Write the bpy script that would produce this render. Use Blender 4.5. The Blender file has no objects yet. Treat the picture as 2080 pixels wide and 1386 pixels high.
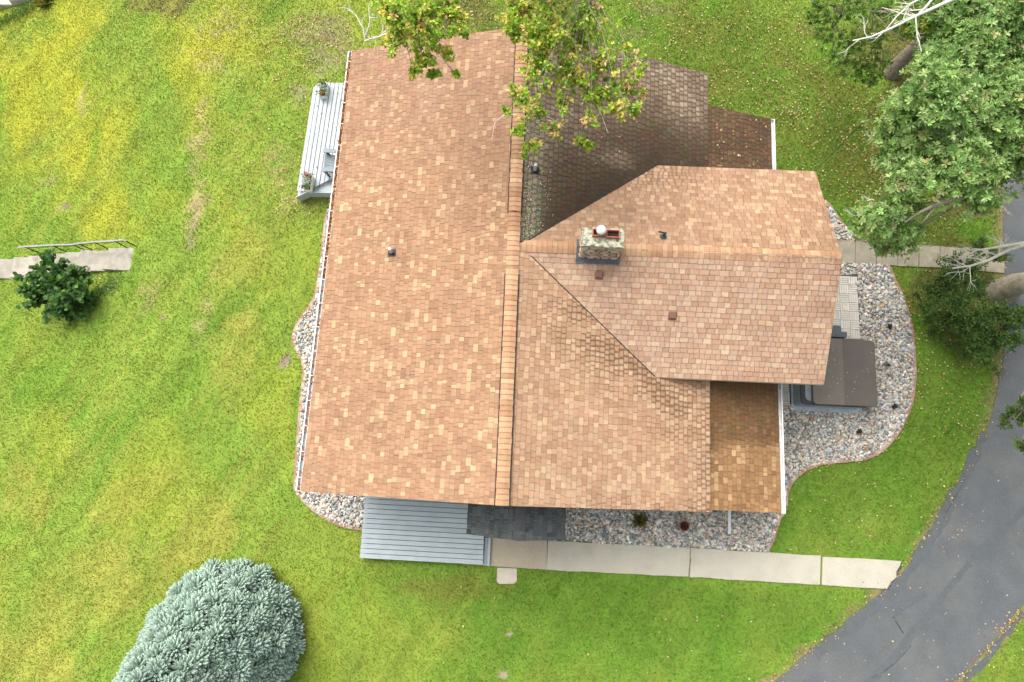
import bpy, math, random
import numpy as np
from mathutils import Vector, Matrix

random.seed(7)
RNG = np.random.default_rng(11)
SC = bpy.context.scene
COL = SC.collection

# ------------------------------------------------------------------ camera
CAM = np.array([0.5393, -4.5238, 22.0])
PITCH, ROLL, YAW = 0.2007, 0.0161, 0.0509
ca, sa = math.cos(PITCH), math.sin(PITCH)
cb, sb = math.cos(ROLL), math.sin(ROLL)
cc, sc_ = math.cos(YAW), math.sin(YAW)
RM = (np.array([[cc, -sc_, 0], [sc_, cc, 0], [0, 0, 1]])
      @ np.array([[cb, 0, sb], [0, 1, 0], [-sb, 0, cb]])
      @ np.array([[1, 0, 0], [0, ca, -sa], [0, sa, ca]]))
cam_d = bpy.data.cameras.new('camera')
cam_d.sensor_fit = 'HORIZONTAL'
cam_d.sensor_width = 36.0
cam_d.lens = 36.0 * 1387.0 / 2080.0
cam_d.clip_start = 0.1
cam_d.clip_end = 2000
cam = bpy.data.objects.new('camera', cam_d)
COL.objects.link(cam)
M4 = Matrix.Identity(4)
for i in range(3):
    for j in range(3):
        M4[i][j] = RM[i, j]
    M4[i][3] = CAM[i]
cam.matrix_world = M4
SC.camera = cam

# ------------------------------------------------------------------ world, sun
SUN_EL, SUN_AZ = math.radians(56), math.radians(-38)      # azimuth clockwise from north
w = bpy.data.worlds.new('World')
SC.world = w
w.use_nodes = True
nt = w.node_tree
bg = nt.nodes['Background']
sky = nt.nodes.new('ShaderNodeTexSky')
sky.sky_type = 'NISHITA'
sky.sun_disc = False
sky.sun_elevation = SUN_EL
sky.sun_rotation = SUN_AZ
sky.air_density = 1.0
sky.dust_density = 7.0
sky.ozone_density = 0.6
hsv = nt.nodes.new('ShaderNodeHueSaturation')          # thin overcast: the blue washed out of the sky
hsv.inputs['Saturation'].default_value = 0.30
nt.links.new(sky.outputs[0], hsv.inputs['Color'])
nt.links.new(hsv.outputs[0], bg.inputs[0])
bg.inputs[1].default_value = 0.15
sl = bpy.data.lights.new('sun', 'SUN')
sl.energy = 0.95
sl.angle = math.radians(60)
sl.color = (1.0, 0.93, 0.82)
so = bpy.data.objects.new('sun', sl)
COL.objects.link(so)
sd = Vector((math.sin(SUN_AZ) * math.cos(SUN_EL), math.cos(SUN_AZ) * math.cos(SUN_EL), math.sin(SUN_EL)))
so.rotation_euler = sd.to_track_quat('Z', 'Y').to_euler()
so.location = (0, 0, 40)
SC.view_settings.view_transform = 'Standard'
SC.view_settings.look = 'None'
SC.view_settings.exposure = 0.93
SC.view_settings.gamma = 1.0
SC.view_settings.use_curve_mapping = False
try:
    SC.cycles.max_bounces = 5
    SC.cycles.diffuse_bounces = 3
    SC.cycles.transmission_bounces = 3
    SC.cycles.transparent_max_bounces = 4
except Exception:
    pass


# ------------------------------------------------------------------ helpers: space
def P(px, py, z=0.0):
    """pixel of the 2080x1386 photograph -> world point at height z"""
    v = RM @ np.array([(px - 1040.0) / 1387.0, (693.0 - py) / 1387.0, -1.0])
    t = (z - CAM[2]) / v[2]
    return CAM + t * v


def ground(x, y):
    x = np.asarray(x, float)
    s = -(x + 11.2)
    sp = np.where(s > 20, s, np.log1p(np.exp(np.clip(s, -30, 20) / 0.9)) * 0.9)
    z = -0.27 * np.minimum(sp, 16.0)
    return z


def G(px, py, dz=0.0):
    """pixel -> point on the terrain (+dz)"""
    z = 0.0
    for _ in range(12):
        p = P(px, py, z + dz)
        z = float(ground(p[0], p[1]))
    p = P(px, py, z + dz)
    return p


def PP(pts, z=0.0):
    return [tuple(P(a, b, z)[:2]) for a, b in pts]


def vnoise(x, y, seed=0):
    x = np.asarray(x, float); y = np.asarray(y, float)
    xi = np.floor(x).astype(np.int64); yi = np.floor(y).astype(np.int64)
    xf = x - xi; yf = y - yi
    xf = xf * xf * (3 - 2 * xf); yf = yf * yf * (3 - 2 * yf)

    def h(a, b):
        n = (a * 374761393 + b * 668265263 + seed * 974634777) & 0xFFFFFFFF
        n = ((n ^ (n >> 13)) * 1274126177) & 0xFFFFFFFF
        return ((n ^ (n >> 16)) & 0xFFFF) / 65535.0
    return ((h(xi, yi) * (1 - xf) + h(xi + 1, yi) * xf) * (1 - yf)
            + (h(xi, yi + 1) * (1 - xf) + h(xi + 1, yi + 1) * xf) * yf)


def fbm(x, y, seed=0, o=3):
    r = 0; a = 0.5; t = 0
    for k in range(o):
        r = r + a * vnoise(x * 2 ** k, y * 2 ** k, seed + k); t += a; a *= 0.5
    return r / t


def sstep(a, b, x):
    t = np.clip((np.asarray(x, float) - a) / (b - a), 0, 1)
    return t * t * (3 - 2 * t)


def inpoly(x, y, poly):
    x = np.asarray(x); y = np.asarray(y)
    c = np.zeros(x.shape, bool)
    n = len(poly)
    for i in range(n):
        x1, y1 = poly[i]; x2, y2 = poly[(i + 1) % n]
        if y1 == y2:
            continue
        m = ((y1 > y) != (y2 > y)) & (x < (x2 - x1) * (y - y1) / (y2 - y1) + x1)
        c ^= m
    return c


def polydist(x, y, line):
    """distance to a polyline"""
    d = np.full(np.shape(x), 1e9)
    for (x1, y1), (x2, y2) in zip(line[:-1], line[1:]):
        dx, dy = x2 - x1, y2 - y1
        t = np.clip(((x - x1) * dx + (y - y1) * dy) / (dx * dx + dy * dy + 1e-9), 0, 1)
        d = np.minimum(d, np.hypot(x - x1 - t * dx, y - y1 - t * dy))
    return d


def ccw(poly):
    a = sum(poly[i][0] * poly[(i + 1) % len(poly)][1] - poly[(i + 1) % len(poly)][0] * poly[i][1] for i in range(len(poly)))
    return list(poly) if a > 0 else list(poly)[::-1]


def smooth_line(pts, n=6, closed=False):
    """Catmull-Rom through the points"""
    out = []
    N = len(pts)
    p = [np.array(q, float) for q in pts]
    rng = range(N) if closed else range(N - 1)
    for i in rng:
        a = p[(i - 1) % N] if closed or i > 0 else 2 * p[0] - p[1]
        b = p[i]; c = p[(i + 1) % N]
        d = p[(i + 2) % N] if closed or i + 2 < N else 2 * p[-1] - p[-2]
        for k in range(n):
            t = k / n
            out.append(tuple(0.5 * (2 * b + (c - a) * t + (2 * a - 5 * b + 4 * c - d) * t * t + (3 * b - a - 3 * c + d) * t ** 3)))
    if not closed:
        out.append(tuple(p[-1]))
    return out


# ------------------------------------------------------------------ helpers: materials
def nodes_of(name):
    m = bpy.data.materials.new(name)
    m.use_nodes = True
    t = m.node_tree
    return m, t, t.nodes['Principled BSDF']


def mat(name, col=(0.5, 0.5, 0.5), rough=0.8, attr=False, var=0.12, scale=6.0, fine=60.0, fvar=0.1,
        bump=0.0, bscale=60.0, metal=0.0, transl=0.0, spec=0.3, col2=None, c2scale=2.0, c2lo=0.5, c2hi=0.65):
    """procedural surface: base colour (or the mesh's own 'col' attribute) broken up by two noises, plus bump"""
    m, t, b = nodes_of(name)
    N = t.nodes; L = t.links
    geo = N.new('ShaderNodeNewGeometry')
    if attr:
        a = N.new('ShaderNodeAttribute'); a.attribute_name = 'col'
        src = a.outputs['Color']
    else:
        a = N.new('ShaderNodeRGB'); a.outputs[0].default_value = (*col, 1)
        src = a.outputs[0]
    if col2 is not None:
        n0 = N.new('ShaderNodeTexNoise'); n0.inputs['Scale'].default_value = c2scale; n0.inputs['Detail'].default_value = 6
        L.new(geo.outputs['Position'], n0.inputs['Vector'])
        mr = N.new('ShaderNodeMapRange'); mr.inputs[1].default_value = c2lo; mr.inputs[2].default_value = c2hi
        L.new(n0.outputs[0], mr.inputs[0])
        mx = N.new('ShaderNodeMixRGB'); mx.inputs[2].default_value = (*col2, 1)
        L.new(mr.outputs[0], mx.inputs[0]); L.new(src, mx.inputs[1])
        src = mx.outputs[0]
    for s, v in ((scale, var), (fine, fvar)):
        if v <= 0:
            continue
        n = N.new('ShaderNodeTexNoise'); n.inputs['Scale'].default_value = s; n.inputs['Detail'].default_value = 4
        L.new(geo.outputs['Position'], n.inputs['Vector'])
        mr = N.new('ShaderNodeMapRange')
        mr.inputs[1].default_value = 0.25; mr.inputs[2].default_value = 0.75
        mr.inputs[3].default_value = 1 - v; mr.inputs[4].default_value = 1 + v
        L.new(n.outputs[0], mr.inputs[0])
        hs = N.new('ShaderNodeVectorMath'); hs.operation = 'SCALE'
        L.new(src, hs.inputs[0]); L.new(mr.outputs[0], hs.inputs['Scale'])
        src = hs.outputs[0]
    L.new(src, b.inputs['Base Color'])
    b.inputs['Roughness'].default_value = rough
    b.inputs['Metallic'].default_value = metal
    b.inputs['Specular IOR Level'].default_value = spec
    if bump > 0:
        n = N.new('ShaderNodeTexNoise'); n.inputs['Scale'].default_value = bscale; n.inputs['Detail'].default_value = 5
        L.new(geo.outputs['Position'], n.inputs['Vector'])
        bp = N.new('ShaderNodeBump'); bp.inputs['Strength'].default_value = bump; bp.inputs['Distance'].default_value = 0.02
        L.new(n.outputs[0], bp.inputs['Height']); L.new(bp.outputs[0], b.inputs['Normal'])
    if transl > 0:
        tr = N.new('ShaderNodeBsdfTranslucent'); L.new(src, tr.inputs['Color'])
        ms = N.new('ShaderNodeMixShader'); ms.inputs[0].default_value = transl
        L.new(b.outputs[0], ms.inputs[1]); L.new(tr.outputs[0], ms.inputs[2])
        L.new(ms.outputs[0], N['Material Output'].inputs['Surface'])
    return m


def shingle_mat():
    """attribute colour; alpha = how much dirt lies in the joints, UV = position inside the tab"""
    m, t, b = nodes_of('roof_shingles')
    N = t.nodes; L = t.links
    geo = N.new('ShaderNodeNewGeometry')
    a = N.new('ShaderNodeAttribute'); a.attribute_name = 'col'
    uv = N.new('ShaderNodeUVMap'); uv.uv_map = 'UVMap'
    sx = N.new('ShaderNodeSeparateXYZ'); L.new(uv.outputs[0], sx.inputs[0])

    def math_(op, x, y=None, cl=False):
        n = N.new('ShaderNodeMath'); n.operation = op; n.use_clamp = cl
        for i, q in enumerate((x, y)):
            if q is None:
                continue
            if isinstance(q, (int, float)):
                n.inputs[i].default_value = q
            else:
                L.new(q, n.inputs[i])
        return n.outputs[0]
    nz = N.new('ShaderNodeTexNoise'); nz.inputs['Scale'].default_value = 14; nz.inputs['Detail'].default_value = 4
    L.new(geo.outputs['Position'], nz.inputs['Vector'])
    wob = math_('MULTIPLY', math_('SUBTRACT', nz.outputs[0], 0.5), 0.22)
    ex = math_('MINIMUM', sx.outputs[0], math_('SUBTRACT', 1.0, sx.outputs[0]))
    ey = sx.outputs[1]                                    # 0 at the butt edge
    e = math_('ADD', math_('MINIMUM', ex, ey), wob)
    wid = math_('ADD', math_('MULTIPLY', a.outputs['Alpha'], 0.20), 0.09)
    k = math_('SUBTRACT', 1.0, math_('DIVIDE', e, wid), True)
    amt = math_('MULTIPLY', k, math_('ADD', math_('MULTIPLY', a.outputs['Alpha'], 0.42), 0.34), True)  # constant part: shadow line painted into tab edges; alpha part: joint dirt
    mx = N.new('ShaderNodeMixRGB'); mx.inputs[2].default_value = (0.05, 0.028, 0.013, 1)
    L.new(amt, mx.inputs[0]); L.new(a.outputs['Color'], mx.inputs[1])
    src = mx.outputs[0]
    for s, v in ((1.1, 0.07), (9.0, 0.08), (90.0, 0.20)):
        n = N.new('ShaderNodeTexNoise'); n.inputs['Scale'].default_value = s; n.inputs['Detail'].default_value = 4
        L.new(geo.outputs['Position'], n.inputs['Vector'])
        mr = N.new('ShaderNodeMapRange'); mr.inputs[1].default_value = 0.25; mr.inputs[2].default_value = 0.75
        mr.inputs[3].default_value = 1 - v; mr.inputs[4].default_value = 1 + v
        L.new(n.outputs[0], mr.inputs[0])
        hs = N.new('ShaderNodeVectorMath'); hs.operation = 'SCALE'
        L.new(src, hs.inputs[0]); L.new(mr.outputs[0], hs.inputs['Scale'])
        src = hs.outputs[0]
    L.new(src, b.inputs['Base Color'])
    b.inputs['Roughness'].default_value = 0.85
    b.inputs['Specular IOR Level'].default_value = 0.25
    n = N.new('ShaderNodeTexNoise'); n.inputs['Scale'].default_value = 160
    L.new(geo.outputs['Position'], n.inputs['Vector'])
    bp = N.new('ShaderNodeBump'); bp.inputs['Strength'].default_value = 0.5; bp.inputs['Distance'].default_value = 0.006
    L.new(n.outputs[0], bp.inputs['Height']); L.new(bp.outputs[0], b.inputs['Normal'])
    return m


M = dict(
    shingle=shingle_mat(),
    white=mat('white_painted_metal', (0.62, 0.63, 0.63), 0.45, var=0.05, fvar=0.05, fine=25),
    siding=mat('pale_siding', (0.55, 0.53, 0.48), 0.7),
    trim=mat('fascia_trim', (0.60, 0.50, 0.42), 0.7),
    black=mat('black_metal', (0.02, 0.021, 0.023), 0.45, var=0.2),
    darkgrey=mat('slate_flashing', (0.085, 0.095, 0.105), 0.6, var=0.2, bump=0.2),
    galv=mat('galvanised_pipe', (0.62, 0.64, 0.66), 0.35, metal=0.4),
    ventbrown=mat('brown_vent', (0.20, 0.105, 0.07), 0.55, var=0.15),
    ventdark=mat('ridge_vent_black', (0.035, 0.03, 0.028), 0.8),
    clay=mat('clay_flue', (0.36, 0.13, 0.075), 0.8, var=0.25, scale=9),
    flue_fill=mat('flue_fill', (0.03, 0.022, 0.018), 0.95),
    crown=mat('mossy_concrete', (0.42, 0.41, 0.33), 0.95, var=0.3, scale=22, fine=70, fvar=0.3, bump=0.8, bscale=45,
              col2=(0.13, 0.14, 0.07), c2scale=9, c2lo=0.47, c2hi=0.62),
    stone=mat('fieldstone', attr=True, rough=0.85, var=0.2, scale=18, bump=0.4),
    mortar=mat('mortar', (0.20, 0.17, 0.13), 0.95),
    deck=mat('grey_deck_board', attr=True, rough=0.6, var=0.10, scale=3, fine=45, fvar=0.10),
    deckside=mat('grey_deck_side', (0.36, 0.42, 0.45), 0.65),
    concrete=mat('pale_concrete', attr=True, rough=0.9, var=0.07, scale=2.5, fine=70, fvar=0.26, bump=0.3, bscale=150,
                 col2=(0.36, 0.33, 0.25), c2scale=1.6, c2lo=0.55, c2hi=0.85),
    oldconcrete=mat('worn_concrete', attr=True, rough=0.95, var=0.14, scale=5, fine=70, fvar=0.18, bump=0.4,
                    col2=(0.23, 0.215, 0.16), c2scale=3.0, c2lo=0.5, c2hi=0.75),
    asphalt=mat('asphalt', (0.094, 0.104, 0.111), 0.9, var=0.12, scale=1.6, fine=75, fvar=0.36, bump=0.5, bscale=140,
                col2=(0.124, 0.127, 0.123), c2scale=0.7, c2lo=0.40, c2hi=0.80),
    sealant=mat('sealed_crack', (0.083, 0.093, 0.100), 0.85, var=0.12, fine=90, fvar=0.15),
    seal2=mat('open_crack', (0.055, 0.058, 0.057), 0.95),
    soil=mat('bed_soil', (0.24, 0.22, 0.19), 1.0, var=0.3, scale=9),
    pebble=mat('river_stone', attr=True, rough=0.7, var=0.15, scale=22, fine=90, fvar=0.12),
    edging=mat('bed_edging', attr=True, rough=0.9, var=0.2, scale=8, fine=60, fvar=0.2, bump=0.4),
    lawn=mat('lawn_soil', attr=True, rough=1.0, var=0.08, scale=3.5, fine=34, fvar=0.16, bump=0.6, bscale=38, spec=0.05),
    blade=mat('grass_blade', attr=True, rough=0.7, var=0.0, fvar=0.0, transl=0.25, spec=0.12),
    leaf=mat('leaf', attr=True, rough=0.55, var=0.10, scale=6, fvar=0.0, transl=0.40, spec=0.3),
    dryleaf=mat('dry_leaf', attr=True, rough=0.8, var=0.1, fvar=0.0, spec=0.15),
    needle=mat('blue_needles', attr=True, rough=0.6, var=0.08, scale=20, fine=130, fvar=0.28, bump=0.9, bscale=110, spec=0.25),
    bark=mat('grey_bark', (0.36, 0.31, 0.24), 0.95, var=0.3, scale=7, fine=35, fvar=0.3, bump=1.0, bscale=28,
             col2=(0.15, 0.17, 0.07), c2scale=2.2, c2lo=0.52, c2hi=0.7),
    bark2=mat('brown_bark', (0.20, 0.165, 0.125), 0.95, var=0.35, scale=9, fine=30, fvar=0.4, bump=1.0, bscale=22),
    limb=mat('limb_bark', (0.24, 0.21, 0.16), 0.9, var=0.25, scale=9, bump=0.6, bscale=40),
    deadwood=mat('bleached_deadwood', (0.62, 0.59, 0.53), 0.85, var=0.2, scale=9, bump=0.4),
    darktwig=mat('dark_twig', (0.10, 0.075, 0.05), 0.95, var=0.3),
    sprucewood=mat('spruce_twigs', (0.17, 0.165, 0.11), 0.95, var=0.3, scale=14, fine=60, fvar=0.4, bump=1.0, bscale=30),
    cover=mat('brown_vinyl', (0.098, 0.082, 0.070), 0.5, var=0.10, scale=3, fine=80, fvar=0.08, bump=0.15, spec=0.4),
    cover2=mat('brown_vinyl_light', (0.128, 0.112, 0.092), 0.5, var=0.10, scale=3, fine=80, fvar=0.08, bump=0.15, spec=0.4),  # lighter brown vinyl for the left cover panel
    tubshell=mat('charcoal_acrylic', (0.04, 0.04, 0.04), 0.35),
    cabinet=mat('grey_tub_panel', (0.26, 0.30, 0.31), 0.6),
    tubstep=mat('slate_plastic', (0.085, 0.10, 0.115), 0.55),
    tile=mat('patio_tile', attr=True, rough=0.8, var=0.1, scale=7, fine=60, fvar=0.1),
    chair=mat('grey_chair_plastic', (0.20, 0.24, 0.265), 0.55),
    chairdark=mat('charcoal_chair_plastic', (0.07, 0.085, 0.095), 0.55),
    planter=mat('white_planter', (0.72, 0.73, 0.72), 0.6),
    redpot=mat('glazed_red_pot', (0.21, 0.055, 0.035), 0.35, var=0.2),
    potsoil=mat('potting_soil', (0.025, 0.018, 0.013), 1.0),
    railtop=mat('weathered_rail', (0.26, 0.27, 0.265), 0.5),
    lens=mat('lamp_glass', (0.10, 0.11, 0.13), 0.15),
)


# ------------------------------------------------------------------ helpers: objects
def thing(name, label, cat, loc=(0, 0, 0), group=None):
    o = bpy.data.objects.new(name, None)
    COL.objects.link(o)
    o.location = loc
    o.empty_display_size = 0.2
    o['label'] = label; o['category'] = cat
    if group:
        o['group'] = group
    return o


def link(me, name, parent=None, m=None):
    o = bpy.data.objects.new(name, me)
    COL.objects.link(o)
    if m is not None:
        for q in (m if isinstance(m, (list, tuple)) else [m]):
            me.materials.append(q)
    if parent is not None:
        o.parent = parent
        bpy.context.view_layer.update()
        base = Vector((0, 0, 0)); q = parent
        while q is not None:
            base += q.location; q = q.parent
        me.transform(Matrix.Translation(-base))
    return o


def tag(o, label, cat, group=None):
    o['label'] = label; o['category'] = cat
    if group:
        o['group'] = group
    return o


def struct(o, label=None):
    o['kind'] = 'structure'
    if label:
        o['label'] = label
    return o


def stuff(o, label):
    o['kind'] = 'stuff'; o['label'] = label
    return o


def mesh_np(name, V, F, C=None, smooth=False, alpha=None):
    """V (n,3), F (m,k) equal-sized faces, C (n,3) vertex colours"""
    V = np.asarray(V, np.float32); F = np.asarray(F, np.int32)
    me = bpy.data.meshes.new(name)
    me.vertices.add(len(V)); me.vertices.foreach_set('co', V.ravel())
    k = F.shape[1]
    me.loops.add(F.size); me.loops.foreach_set('vertex_index', F.ravel())
    me.polygons.add(len(F))
    me.polygons.foreach_set('loop_start', np.arange(0, F.size, k, dtype=np.int32))
    me.polygons.foreach_set('loop_total', np.full(len(F), k, np.int32))
    if smooth:
        me.polygons.foreach_set('use_smooth', np.ones(len(F), bool))
    if C is not None:
        a = me.color_attributes.new('col', 'FLOAT_COLOR', 'POINT')
        cc4 = np.ones((len(V), 4), np.float32); cc4[:, :3] = C
        if alpha is not None:
            cc4[:, 3] = alpha
        a.data.foreach_set('color', cc4.ravel())
    me.update(calc_edges=True)
    return me


class MB:
    def __init__(s):
        s.v = []; s.f = []; s.c = []; s.uv = []; s.sm = []; s.mi = []

    def add(s, vs, fs, col=(0.5, 0.5, 0.5), smooth=False, mi=0, uvs=None, alpha=1.0):
        b = len(s.v)
        s.v.extend([tuple(map(float, q)) for q in vs])
        if len(col) and isinstance(col[0], (tuple, list, np.ndarray)):
            s.c.extend([(*q, alpha) for q in col])
        else:
            s.c.extend([(*col, alpha)] * len(vs))
        s.uv.extend(uvs if uvs else [(0.5, 0.5)] * len(vs))
        for f in fs:
            s.f.append([b + i for i in f]); s.sm.append(smooth); s.mi.append(mi)

    def box(s, x0, x1, y0, y1, z0, z1, **k):
        vs = [(x0, y0, z0), (x1, y0, z0), (x1, y1, z0), (x0, y1, z0), (x0, y0, z1), (x1, y0, z1), (x1, y1, z1), (x0, y1, z1)]
        s.add(vs, [(0, 3, 2, 1), (4, 5, 6, 7), (0, 1, 5, 4), (1, 2, 6, 5), (2, 3, 7, 6), (3, 0, 4, 7)], **k)

    def beam(s, a, b, wd, ht, up=(0, 0, 1), **k):
        """rectangular bar from a to b"""
        a = np.array(a, float); b = np.array(b, float); d = b - a; d /= np.linalg.norm(d)
        u = np.array(up, float); r = np.cross(d, u)
        if np.linalg.norm(r) < 1e-4:
            r = np.cross(d, (1, 0, 0))
        r /= np.linalg.norm(r); u = np.cross(r, d)
        vs = []
        for p in (a, b):
            for q, t in ((-1, -1), (1, -1), (1, 1), (-1, 1)):
                vs.append(p + r * q * wd / 2 + u * t * ht / 2)
        s.add(vs, [(0, 1, 2, 3), (7, 6, 5, 4), (0, 4, 5, 1), (1, 5, 6, 2), (2, 6, 7, 3), (3, 7, 4, 0)], **k)

    def tube(s, pts, rad, n=7, cap=True, **k):
        pts = [np.array(p, float) for p in pts]
        if not isinstance(rad, (list, tuple, np.ndarray)):
            rad = [rad] * len(pts)
        vs = []; fs = []
        r = None
        for i, p in enumerate(pts):
            d = pts[min(i + 1, len(pts) - 1)] - pts[max(i - 1, 0)]
            d = d / (np.linalg.norm(d) + 1e-9)
            if r is None:
                r = np.cross(d, (0, 0, 1) if abs(d[2]) < 0.9 else (1, 0, 0))
            r = r - d * np.dot(r, d); r /= np.linalg.norm(r) + 1e-9
            q = np.cross(d, r)
            for j in range(n):
                a = 2 * math.pi * j / n
                vs.append(p + rad[i] * (math.cos(a) * r + math.sin(a) * q))
        for i in range(len(pts) - 1):
            for j in range(n):
                fs.append((i * n + j, i * n + (j + 1) % n, (i + 1) * n + (j + 1) % n, (i + 1) * n + j))
        k.setdefault('smooth', True)
        s.add(vs, fs, **k)
        if cap:
            k['smooth'] = False
            m = (len(pts) - 1) * n
            s.add(vs[:n], [tuple(range(n))[::-1]], **k)
            s.add(vs[m:], [tuple(range(n))], **k)

    def prism(s, poly, z0, z1, inset=0.0, **k):
        """upright prism on a polygon; z0/z1 numbers or functions of (x,y); optional bevelled top edge"""
        poly = ccw(poly); n = len(poly)
        g0 = z0 if callable(z0) else (lambda x, y: z0)
        g1 = z1 if callable(z1) else (lambda x, y: z1)
        bot = [(x, y, float(g0(x, y))) for x, y in poly]
        rings = [bot]
        if inset > 0:
            rings.append([(x, y, float(g1(x, y)) - inset) for x, y in poly])
            cx = sum(p[0] for p in poly) / n; cy = sum(p[1] for p in poly) / n
            ins = []
            for i, (x, y) in enumerate(poly):
                d = math.hypot(cx - x, cy - y) + 1e-9
                ins.append((x + (cx - x) / d * inset, y + (cy - y) / d * inset, float(g1(x, y))))
            rings.append(ins)
        else:
            rings.append([(x, y, float(g1(x, y))) for x, y in poly])
        vs = [p for r in rings for p in r]
        fs = [tuple(range(n))[::-1], tuple((len(rings) - 1) * n + i for i in range(n))]
        for q in range(len(rings) - 1):
            for i in range(n):
                j = (i + 1) % n
                fs.append((q * n + i, q * n + j, (q + 1) * n + j, (q + 1) * n + i))
        s.add(vs, fs, **k)

    def build(s, name, m, parent=None):
        me = bpy.data.meshes.new(name)
        me.from_pydata(s.v, [], s.f)
        a = me.color_attributes.new('col', 'FLOAT_COLOR', 'POINT')
        a.data.foreach_set('color', np.array(s.c, np.float32).ravel())
        uvl = me.uv_layers.new(name='UVMap')
        li = np.empty(len(me.loops), np.int32); me.loops.foreach_get('vertex_index', li)
        uvl.data.foreach_set('uv', np.array(s.uv, np.float32)[li].ravel())
        me.polygons.foreach_set('use_smooth', np.array(s.sm, bool))
        me.polygons.foreach_set('material_index', np.array(s.mi, np.int32))
        me.update()
        return link(me, name, parent, m)


def unit(v):
    return v / (np.linalg.norm(v, axis=-1, keepdims=True) + 1e-9)


def leaf_mesh(name, pos, axis, nrm, Ls, Ws, cols, fold=0.25, curl=0.15, shape=(0.35, 0.72, 1.0, 0.75)):
    """six-cornered folded leaves. pos (n,3) stalk end; axis (n,3) direction; nrm (n,3) face"""
    n = len(pos)
    axis = unit(axis); nrm = unit(nrm - axis * np.sum(nrm * axis, 1, keepdims=True)); side = np.cross(axis, nrm)
    Ls = np.asarray(Ls).reshape(-1, 1) * np.ones((n, 1)); Ws = np.asarray(Ws).reshape(-1, 1) * np.ones((n, 1))
    a, b, wa, wb = shape
    up = fold * Ws
    V = np.stack([pos,
                  pos + axis * Ls * a + side * Ws * 0.5 * wa + nrm * up * 0.5,
                  pos + axis * Ls * b + side * Ws * 0.5 * wb + nrm * (up * 0.4 - curl * Ls * 0.5),
                  pos + axis * Ls - nrm * curl * Ls,
                  pos + axis * Ls * b - side * Ws * 0.5 * wb + nrm * (up * 0.4 - curl * Ls * 0.5),
                  pos + axis * Ls * a - side * Ws * 0.5 * wa + nrm * up * 0.5], 1).reshape(-1, 3)
    base = (np.arange(n) * 6)[:, None]
    F = np.concatenate([base + np.array([0, 1, 2, 3]), base + np.array([0, 3, 4, 5])], 1).reshape(-1, 4)
    C = np.repeat(cols, 6, axis=0)
    return mesh_np(name, V, F, C)


def randdir(n, up=0.0):
    v = RNG.normal(size=(n, 3)); v = unit(v); v[:, 2] += up
    return unit(v)


def pick(palette, weights, n, jit=0.12):
    pal = np.array(palette); wts = np.array(weights, float); wts /= wts.sum()
    c = pal[RNG.choice(len(pal), n, p=wts)]
    return np.clip(c * (1 + RNG.normal(size=(n, 1)) * jit) * (1 + RNG.normal(size=(n, 3)) * jit * 0.3), 0.004, 0.95)


# ================================================================== THE SETTING
# ---- outlines on the ground (from pixels of the photograph at ground height)
DRIVE_L = [(1960, -420), (1990, -200), (2015, 60), (2032, 260), (2037, 400), (2037, 480), (2042, 590), (2040, 700), (2030, 765), (2012, 850),
           (1987, 908), (1960, 962), (1925, 1030), (1884, 1090), (1850, 1142), (1812, 1185), (1770, 1220), (1702, 1278),
           (1640, 1325), (1575, 1384), (1400, 1510)]
DRIVE_R = [(2600, -420), (2600, 700), (2250, 1060), (2082, 1224), (2040, 1274), (2000, 1324), (1940, 1384), (1840, 1480), (1780, 1560)]
drive_l = smooth_line(PP(DRIVE_L), 5); drive_r = smooth_line(PP(DRIVE_R), 5)
drive_poly = drive_l + drive_r[::-1]

BED_E1 = [(1640, 390), (1672, 408), (1688, 424), (1702, 447), (1728, 474), (1760, 491), (1700, 487), (1640, 484)]
BED_E_OUT = [(1802, 539), (1818, 575), (1831, 602), (1841, 632), (1849, 665), (1854, 705), (1856, 750), (1854, 795),
             (1845, 832), (1828, 868), (1809, 896), (1784, 918), (1757, 931), (1722, 936), (1690, 938), (1658, 944),
             (1626, 960), (1606, 980), (1597, 1004), (1594, 1036)]
bed_e_out = smooth_line(PP(BED_E_OUT), 4)
bed_e = bed_e_out + PP([(1545, 1036), (1520, 1010), (1520, 790), (1540, 760), (1540, 700), (1540, 535), (1702, 535)])
bed_e1 = PP(BED_E1)
BED_S_OUT = [(1592, 1040), (1581, 1052), (1574, 1082), (1557, 1121)]
bed_s_out = smooth_line(PP(BED_S_OUT), 4)
bed_s = bed_s_out + PP([(1500, 1118), (1300, 1107), (1150, 1098), (1060, 1093), (1070, 1005), (1560, 1010)])
BED_W_OUT = [(668, 425), (662, 450), (655, 520), (646, 580), (638, 612), (618, 640), (602, 668), (597, 690), (605, 712),
             (617, 735), (619, 762), (613, 810), (608, 870), (604, 930), (601, 980), (604, 1000), (620, 1018), (642, 1038),
             (668, 1055), (702, 1069), (736, 1074)]
bed_w_out = smooth_line(PP(BED_W_OUT), 4)
bed_w = bed_w_out + PP([(742, 1010), (760, 985), (700, 970), (705, 820), (720, 600), (735, 425)])

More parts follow.
